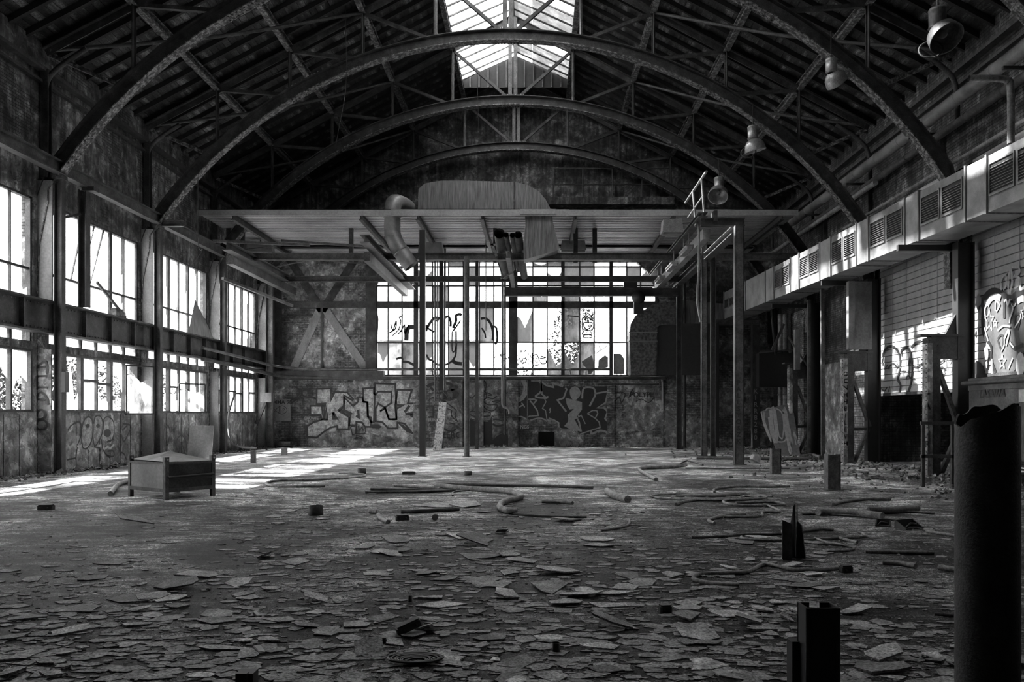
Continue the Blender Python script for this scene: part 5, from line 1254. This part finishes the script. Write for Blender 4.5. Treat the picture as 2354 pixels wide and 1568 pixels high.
hose(f3([(1670,838),(1790,858)]), .03, 'pale stick end beside the thick foreground tube', name='stick', cat='stick')
hose(f3([(1590,612),(1780,640)]), .02, 'pale thin lath left of the thick foreground tube', name='stick', cat='stick')
hose(f3([(60,210),(400,212),(720,212)]), .02, 'thin cable before the pale channel column', HOSED)
hose(f3([(0,205),(60,165),(110,170),(170,190)]), .03, 'short arched branch near the slim columns', HOSED)
# hanging cables
def cable(pts, r, lab, mt=STEEL, name='hanging_cable'):
    m = MB(); m.tube(smooth(pts, 5), r, 6); m.build(name, mt, label=lab, category='cable', group='hanging cables')
cable([P(795,0,28.0), P(795,60,28.0), P(795,200,28.3), P(778,300,31), P(770,345,34.0)], .012, 'long thin cable hanging from the roof left of the skylight')
cable([P(262,235,28.0), P(400,235,28.2), P(560,200,28.4), P(800,95,28.4)], .012, 'thin wire strung across the left roof trusses')
cable([P(455,400,28.2), P(456,560,28.0), P(465,575,27.8), P(440,612,27.6)], .014, 'thin cable hanging before the third left window')
cable([P(1597,520,27.6), P(1606,520,27.6), P(1606,620,27.6), P(1603,690,27.6), P(1611,740,27.6)], .04, 'pale conduit hanging down from the gantry', GALV, 'conduit')
cable([P(1094,95,28.0), P(1098,220,28.3), P(1102,330,28.4)], .01, 'thin cord hanging from the skylight arch')
cable([P(540,905,33.9), P(525,960,33.6), P(535,1020,33.2), P(590,1030,33.4)], .04, 'thick cable hanging down the third left post to the floor', HOSED)

# ---------------------------------------------------------------- small things on the floor
def blk(px, py, w, d, h, rz, lab, cat, mt=HOSED, name=None, tilt=0):
    """small chunky thing: a chamfered body with a recessed front and studs, or an angle piece for brackets"""
    p = G(px, py); m = MB(); c = min(w, d, h)*.18
    if cat in ('bracket', 'lump'):
        t_ = .018; m.box(-w/2, w/2, -d/2, d/2, 0, t_); m.box(-w/2, w/2, d/2-t_, d/2, 0, h); m.prism([(-w/2, -d/2, t_), (-w/2, d/2, t_), (-w/2, d/2, h)], (t_, 0, 0)); m.prism([(w/2, -d/2, t_), (w/2, d/2, t_), (w/2, d/2, h)], (-t_, 0, 0))
        m.tube([(-w*.3, -d*.2, t_), (-w*.1, -d*.3, h*.7), (w*.3, -d*.1, h*.5)], .015, 6)
    else:
        o8 = [(-w/2+c, -d/2), (w/2-c, -d/2), (w/2, -d/2+c), (w/2, d/2-c), (w/2-c, d/2), (-w/2+c, d/2), (-w/2, d/2-c), (-w/2, -d/2+c)]
        m.prism([(x, y, 0) for x, y in o8], (0, 0, h*.8)); q = [(x*.88, y*.88, h*.8) for x, y in o8]; m.prism(q, (0, 0, h*.2))
        for k in (-.25, .25): m.lathe((w*k, -d/2, h*.4), [(0, 0), (h*.2, 0), (h*.2, h*.06), (0, h*.06)], 8, (0, -1, 0))
    o = m.build(name or cat, mt, org=(0,0,0), label=lab, category=cat); o.location = p+V((0,0,abs(math.sin(tilt))*w/2)); o.rotation_euler = (0, tilt, rz)
blk(106, 1172, .24, .14, .09, .1, 'small battery-like block on the left floor', 'block', STEEL)
blk(942, 1457, .19, .09, .06, .35, 'dark tilted brick in the foreground centre', 'brick', BLK, tilt=-.35)
blk(879, 1480, .06, .05, .045, .1, 'tiny dark block left of the tilted brick', 'block', BLK)
blk(1529, 1409, .10, .08, .07, .2, 'black plastic housing on the floor right of centre', 'housing', BLK)
blk(596, 1500, .11, .045, .02, -.9, 'crumpled striped packet in the left foreground', 'packet', LPAINT, tilt=.2)
blk(589, 1418, .075, .03, .02, -.8, 'small pale packet behind the striped one', 'packet', LPAINT, tilt=.3)
blk(925, 1196, .2, .1, .08, .3, 'dark block left of the glass bottle', 'block', STEEL)
blk(1945, 1316, .12, .09, .075, .2, 'black socket box at the end of the long curled hose', 'box', BLK)
blk(2090, 1215, .34, .2, .12, .4, 'dark angular bracket right of the thick pipes', 'bracket', BLK)
blk(2030, 1210, .2, .15, .1, -.5, 'dark lump left of the angular bracket', 'lump', BLK)
blk(1905, 1110, .12, .12, .12, .1, 'small dark block at the foot of the taller stub', 'block', BLK)
blk(1735, 1065, .35, .2, .18, .5, 'white crumpled box near the pale channel column', 'box', LPAINT, tilt=.4)
blk(1582, 1027, .35, .2, .18, .1, 'pale canister lying at the back wall near the slim columns', 'canister', LITE)
blk(940, 1091, .35, .15, .08, .1, 'flat dark block near the small cans', 'block', STEEL)
def can(px, py, r, h, lab, mt=STEEL, lying=False, rz=0):
    p = G(px, py); m = MB()
    if lying: ax = V((math.cos(rz), math.sin(rz), 0)); m.lathe(p+V((0,0,r)), [(0,0),(r*.9,0),(r,.01),(r,h*.6),(r*.85,h*.7),(r*.4,h*.8),(r*.4,h),(0,h)], 16, ax)
    else: m.lathe(p, [(0,0),(r,0),(r*1.02,.01),(r,h),(r*.93,h),(r*.93,.01),(0,.01)], 16)
    m.build('bottle' if lying else 'can', mt, label=lab, category='bottle' if lying else 'can')
can(726, 1184, .115, .15, 'open dark can on the floor left of centre')
can(832, 1089, .11, .14, 'small can beside the thin bent hose')
can(1076, 1092, .10, .10, 'small low can near the long straight tube')
can(1000, 1197, .05, .3, 'pale bottle lying on the floor with its base to the camera', LITE, True, 1.7)
can(1278, 1498, .028, .06, 'small black cap in the foreground', BLK)
can(943, 1383, .018, .05, 'tiny upright cap left of the big slab', LITE)
m = MB(); random.seed(5)
c0 = G(955, 1522)
for k in range(7):
    rr = .05+.015*k; q = [c0+V((math.cos(a)*rr*1.3+random.uniform(-.01,.01), math.sin(a)*rr*.8, .008+.003*k+random.uniform(0,.004))) for a in [i*math.pi/6+k for i in range(13)]]
    m.tube(smooth(q, 2), .007, 5)
m.build('cable_coil', BLK, label='tangled black cable coil in the foreground', category='cable')
m = MB()
for k in range(6):
    c1 = G(1630+random.uniform(-40,40), 1145+random.uniform(-8,8)); rr = random.uniform(.3,.7); q = [c1+V((math.cos(a)*rr*1.6, math.sin(a)*rr*.8, .03)) for a in [i*math.pi/5+k for i in range(9)]]
    m.tube(smooth(q, 3), .02, 5)
m.build('cable_tangle', HOSE, label='pale tangle of cables on the floor right of the long tube', category='cable')
# ---------------------------------------------------------------- broken slabs
big = [(f1, l) for l in [(580,910,230,40),(1150,960,390,70),(990,1035,260,60),(150,1165,290,75),(480,1245,240,75),(1370,1175,330,60),(1130,1095,210,40),(880,1115,220,35),(735,1125,90,45),(1520,950,180,55),(1530,1015,190,45),(1260,895,300,50),(90,1290,180,50),(290,1445,150,40),(1400,1355,320,40),(820,1335,130,40),(690,1350,130,25),(1280,1535,200,45),(80,1535,160,60),(340,1530,190,40),(780,1500,180,35),(1690,1305,240,40),(1800,1180,280,40),(1950,1215,240,50),(1850,805,220,60),(1700,780,200,40),(840,575,260,30),(1740,520,160,20),(1770,565,90,15),(2010,1130,160,50),(870,1210,300,30)]]
big += [(f2, l) for l in [(360,675,210,50),(400,735,140,35),(260,745,150,35),(160,715,180,35),(820,640,300,50),(880,690,260,50),(900,770,300,50),(1090,765,150,40),(1430,545,290,40),(1620,665,240,30),(1640,700,200,35),(1310,970,380,100),(1400,870,300,50),(1830,905,210,40),(1060,1030,220,70),(630,1090,480,60),(1420,1075,260,60),(1740,1085,330,40),(1800,975,190,50),(1730,1010,350,30),(970,1290,230,60),(1330,1290,230,50),(1730,1220,380,70),(1640,1350,320,60),(1690,1495,220,80),(860,1135,180,30),(480,1385,150,30),(640,450,330,40),(600,1040,180,25),(800,445,230,35)]]
big += [(f3, l) for l in [(400,685,220,35),(950,980,260,45),(330,1145,270,80),(450,1190,200,60),(640,1070,100,40),(560,1115,140,60),(80,1105,190,45),(150,1280,330,110),(80,1325,160,45),(560,1240,320,30),(700,1170,120,40),(780,1130,180,60),(600,1275,130,40),(730,1280,120,45),(1310,1410,360,80),(1290,1490,430,90),(1130,1120,130,30),(1650,1440,150,30),(280,1045,120,25),(60,1160,130,30),(300,1515,160,40)]]
random.seed(11)
SLAB = 'flat broken grey slab flake lying on the gritty floor'
def slab(c, hw, hd, th, par=None):
    n = random.choice((4,5,5,6,6,7)); a0 = random.random()*6; q = []; sk = random.uniform(-.5,.5)
    for k in range(n):
        a = a0+2*math.pi*(k+random.uniform(-.42,.42))/n; s = random.uniform(.55, 1.15); x = math.cos(a)*hw*s; y = math.sin(a)*hd*s; q.append((x+sk*y*hw/max(hd,.01)*.5, y))
    tx, ty = (random.uniform(-.12,.12), random.uniform(-.12,.12)) if random.random() < .45 else (random.uniform(-.03,.03), random.uniform(-.03,.03))
    if random.random() < .12: tx = random.choice((-1,1))*random.uniform(.2,.4)
    z0 = -min(x*tx+y*ty for x, y in q)
    up = [(x, y, z0+th+x*tx+y*ty) for x, y in q]; dn_ = [(x*.97, y*.97, z0+x*tx*.97+y*ty*.97) for x, y in q]; mb = MB(); mb.add(up+dn_, [tuple(range(n)), tuple(range(2*n-1, n-1, -1))]+[(i, i+n, (i+1) % n+n, (i+1) % n) for i in range(n)])
    return mb
SPECIAL = {(630,1090): 'long pale slab flake beside the tiny upright cap', (150,1280): 'very broad slab flake left of the black channel post', (1290,1490): 'big pointed slab flake between channel post and thick tube, nearest the camera',
 (1310,1410): 'cracked pale slab flake just behind the big pointed one at right', (1310,970): 'wide smooth slab flake in the middle of the foreground', (1370,1175): 'large smooth slab flake behind the striped packet', (480,1245): 'bright ribbed slab flake in the left foreground',
 (950,980): 'single pale slab flake behind the channel post', (840,575): 'thin pale slab flake in front of the steel crate', (1690,1495): 'squarish slab flake at the bottom edge right of centre'}
cnt = 0
for fn, (x, y, w_, h_) in big:
    (px, py), = fn([(x, y)]); p = G(px, py); k = p.y/F_PX; hw = w_/2.76*k/2
    hd = (G(px, py-h_/5.52).y-G(px, py+h_/5.52).y)/2*.95
    mb = slab(p, hw, min(hd, hw*1.7), random.uniform(.009,.018)); o = mb.build('slab_flake', SHARD, org=(0,0,0), label=SLAB, category='slab', group='broken slab flakes'); o.location = p; cnt += 1
    if (x, y) in SPECIAL: o['label'] = SPECIAL[(x, y)]; del o['group']
meshes = []
for k in range(40):
    sz = .045+.15*random.random()**1.8; mb = slab(None, sz, sz*random.uniform(.5,1.3), random.uniform(.005,.012)); o = mb.build('slab_flake', SHARD, org=(0,0,0), label=SLAB, category='slab', group='broken slab flakes'); meshes.append(o)
def dens(px, py):
    if py > 1430: return .9
    if px < 520: return .15+max(0, (py-1270)/250)
    if px > 1900: return .35
    return .35+.6*(py > 1180)
placed = 0
spots = []
while placed < 215:
    px, py = random.uniform(-20, 2200), 1165+403*random.random()**1.35+5
    if random.random() > dens(px, py): continue
    if placed % 3: qx, qy = spots[-1]; px = qx+random.gauss(0, 45+(qy-1150)*.12); py = qy+random.gauss(0, 6+(qy-1150)*.05)
    if not 1150 < py < 1575: continue
    spots.append((px, py)); placed += 1
for i, (px, py) in enumerate(spots):
    p = G(px, py); o = meshes[i] if i < len(meshes) else meshes[i % len(meshes)].copy()
    if i >= len(meshes): COL.objects.link(o)
    s = random.uniform(.7, 1.25); o.location = p; o.rotation_euler = (0,0,random.random()*6.28); o.scale = (s,s,1)
# the many smaller flakes and chips beyond those, joined
fm = MB(); n = 0
while n < 5200:
    px, py = random.uniform(-50, 2330), 1110+470*random.random()**1.2
    if random.random() > dens(px, max(py, 1200)): continue
    p = G(px, py); n += 1; sz = random.choice((.015,.02,.03,.04,.05,.08,.11)); ex = random.uniform(.3,1); q = []; m_ = random.randint(4,6); a0 = random.random()*6; z = random.uniform(.003,.007)
    for k in range(m_):
        a = a0+2*math.pi*k/m_; s = sz*random.uniform(.6,1.1); q.append(p+V((math.cos(a)*s, math.sin(a)*s*ex, z+random.uniform(-.001,.003))))
    fm.add(q+[V((a.x, a.y, 0)) for a in q], [tuple(range(m_))]+[(i, i+m_, (i+1) % m_+m_, (i+1) % m_) for i in range(m_)])
fm.build('flake_litter', SHARD, org=(0,0,0), kind='stuff', label='small flakes and chips littering the floor between the slabs', category='litter')
fm = MB()
for n in range(9000):
    if n < 7000: px, py = random.uniform(-80, 2400), 1090+520*random.random()
    else: px, py = random.uniform(1500, 2354), random.uniform(1060, 1300)
    p = G(px, py)
    if not (XL+.05 < p.x < XR-.05): continue
    s = random.uniform(.004,.016)*(1.8 if n >= 7000 else 1); a = random.random()*6
    q = [p+V((math.cos(a+k*2.1)*s, math.sin(a+k*2.1)*s, 0)) for k in range(3)]; fm.add(q+[p+V((0,0,s*.5))], [(0,1,3),(1,2,3),(2,0,3)])
fm.build('gravel', SHARD, org=(0,0,0), kind='stuff', label='fine grit and gravel over the whole floor', category='gravel')
# rubble at the foot of the walls
fm = MB()
for n in range(2600):
    side = random.random()
    if side < .35: p = V((XL+.2+abs(random.gauss(0,.35)), random.uniform(14, 40), 0))
    elif side < .6: p = V((random.uniform(XL+.2, XR-.2), YB-.2-abs(random.gauss(0,.3)), 0))
    else: p = V((XR-.2-abs(random.gauss(0,2.2)), random.uniform(15, 40), 0))
    s = random.uniform(.012,.05)*(2.2 if random.random() < .08 else 1); R3 = Matrix.Rotation(random.random()*6, 3, V((random.random(), random.random(), random.random())).normalized())
    q = [p+V((0,0,s*.4))+R3@V((x*s, y*s*random.uniform(.5,1.6), z*s*.4)) for x in (-1,1) for y in (-1,1) for z in (-1,1)]
    fm.add(q, [(0,1,3,2),(4,6,7,5),(0,4,5,1),(2,3,7,6),(0,2,6,4),(1,5,7,3)])
fm.build('wall_rubble', WALL_B, org=(0,0,0), kind='stuff', label='crumbled rubble along the foot of the walls', category='rubble')

# ---------------------------------------------------------------- outside
def tree(x, y, r, h, lab, n=1500):
    t = thing('tree', lab, 'tree', (x, y, -.06), group='trees outside the windows')
    MB().tube([(x,y,-.06),(x+.1,y,h*.5),(x,y+.1,h*.8)], [.16,.12,.05], 8).build('trunk', STEEL, t)
    m = MB()
    for k in range(n):
        u = V((random.gauss(0,1), random.gauss(0,1), random.gauss(0,1))).normalized()*random.random()**.4
        p = V((x+u.x*r, y+u.y*r, h*.62+u.z*h*.42)); a = V((random.gauss(0,1),random.gauss(0,1),random.gauss(0,1))).normalized(); b = a.cross(u+V((.01,.3,.2))).normalized(); s = random.uniform(.07,.14)
        m.add([p-a*s, p+b*s*.6, p+a*s, p-b*s*.6], [(0,1,2,3)])
    m.build('foliage', LEAF, t)['kind'] = 'stuff'
tree(-20.5, 34.5, 1.6, 4.2, 'bushy tree outside the nearer lower left windows')
tree(-24, 44.0, 2.0, 4.6, 'bushy tree outside the middle lower left windows')
tree(-26, 55.0, 2.2, 5.0, 'bushy tree outside the farthest lower left windows')
tree(-19, 28.0, 1.2, 3.6, 'small tree outside the nearest left window')
tree(-1.5, 50.0, 2.6, 5.4, 'leafy tree behind the centre of the back window')
tree(2.6, 49.5, 1.9, 8.8, 'tall tree behind the right half of the back window', 3000)
tree(6.6, 50.0, 1.9, 5.6, 'leafy tree behind the right end of the back window')
t = thing('shed', 'pale outside shed with a louvred gable behind the left of the back window', 'building', (-7, 54, -.06))
MB().box(-10.5, -3.6, 53, 58, -.06, 6.2).build('wall', OUTW, t)
MB().box(-10.8, -3.3, 52.8, 58.2, 6.2, 6.35).build('roof', STEEL, t)
MB().box(-8.4, -6.9, 52.94, 53, 8.0-1.9, 6.2).build('louvre', STEEL, t)
m = MB(); m.box(-19.0, -18.9, 15, 60, .9, 1.05); m.box(-19.0, -18.9, 15, 60, 1.5, 1.62)
y = 15
while y < 60: m.box(-19.05, -18.9, y, y+.12, -.06, 1.7); y += 3
m.build('fence', STEEL, label='pipe fence outside the lower left windows', category='fence')
m = MB(); m.box(-21.5, -20.9, 29.6, 30.3, -.06, 4.0); m.build('outside_pillar', STEEL, label='dark brick pillar outside the open left casement', category='pillar')
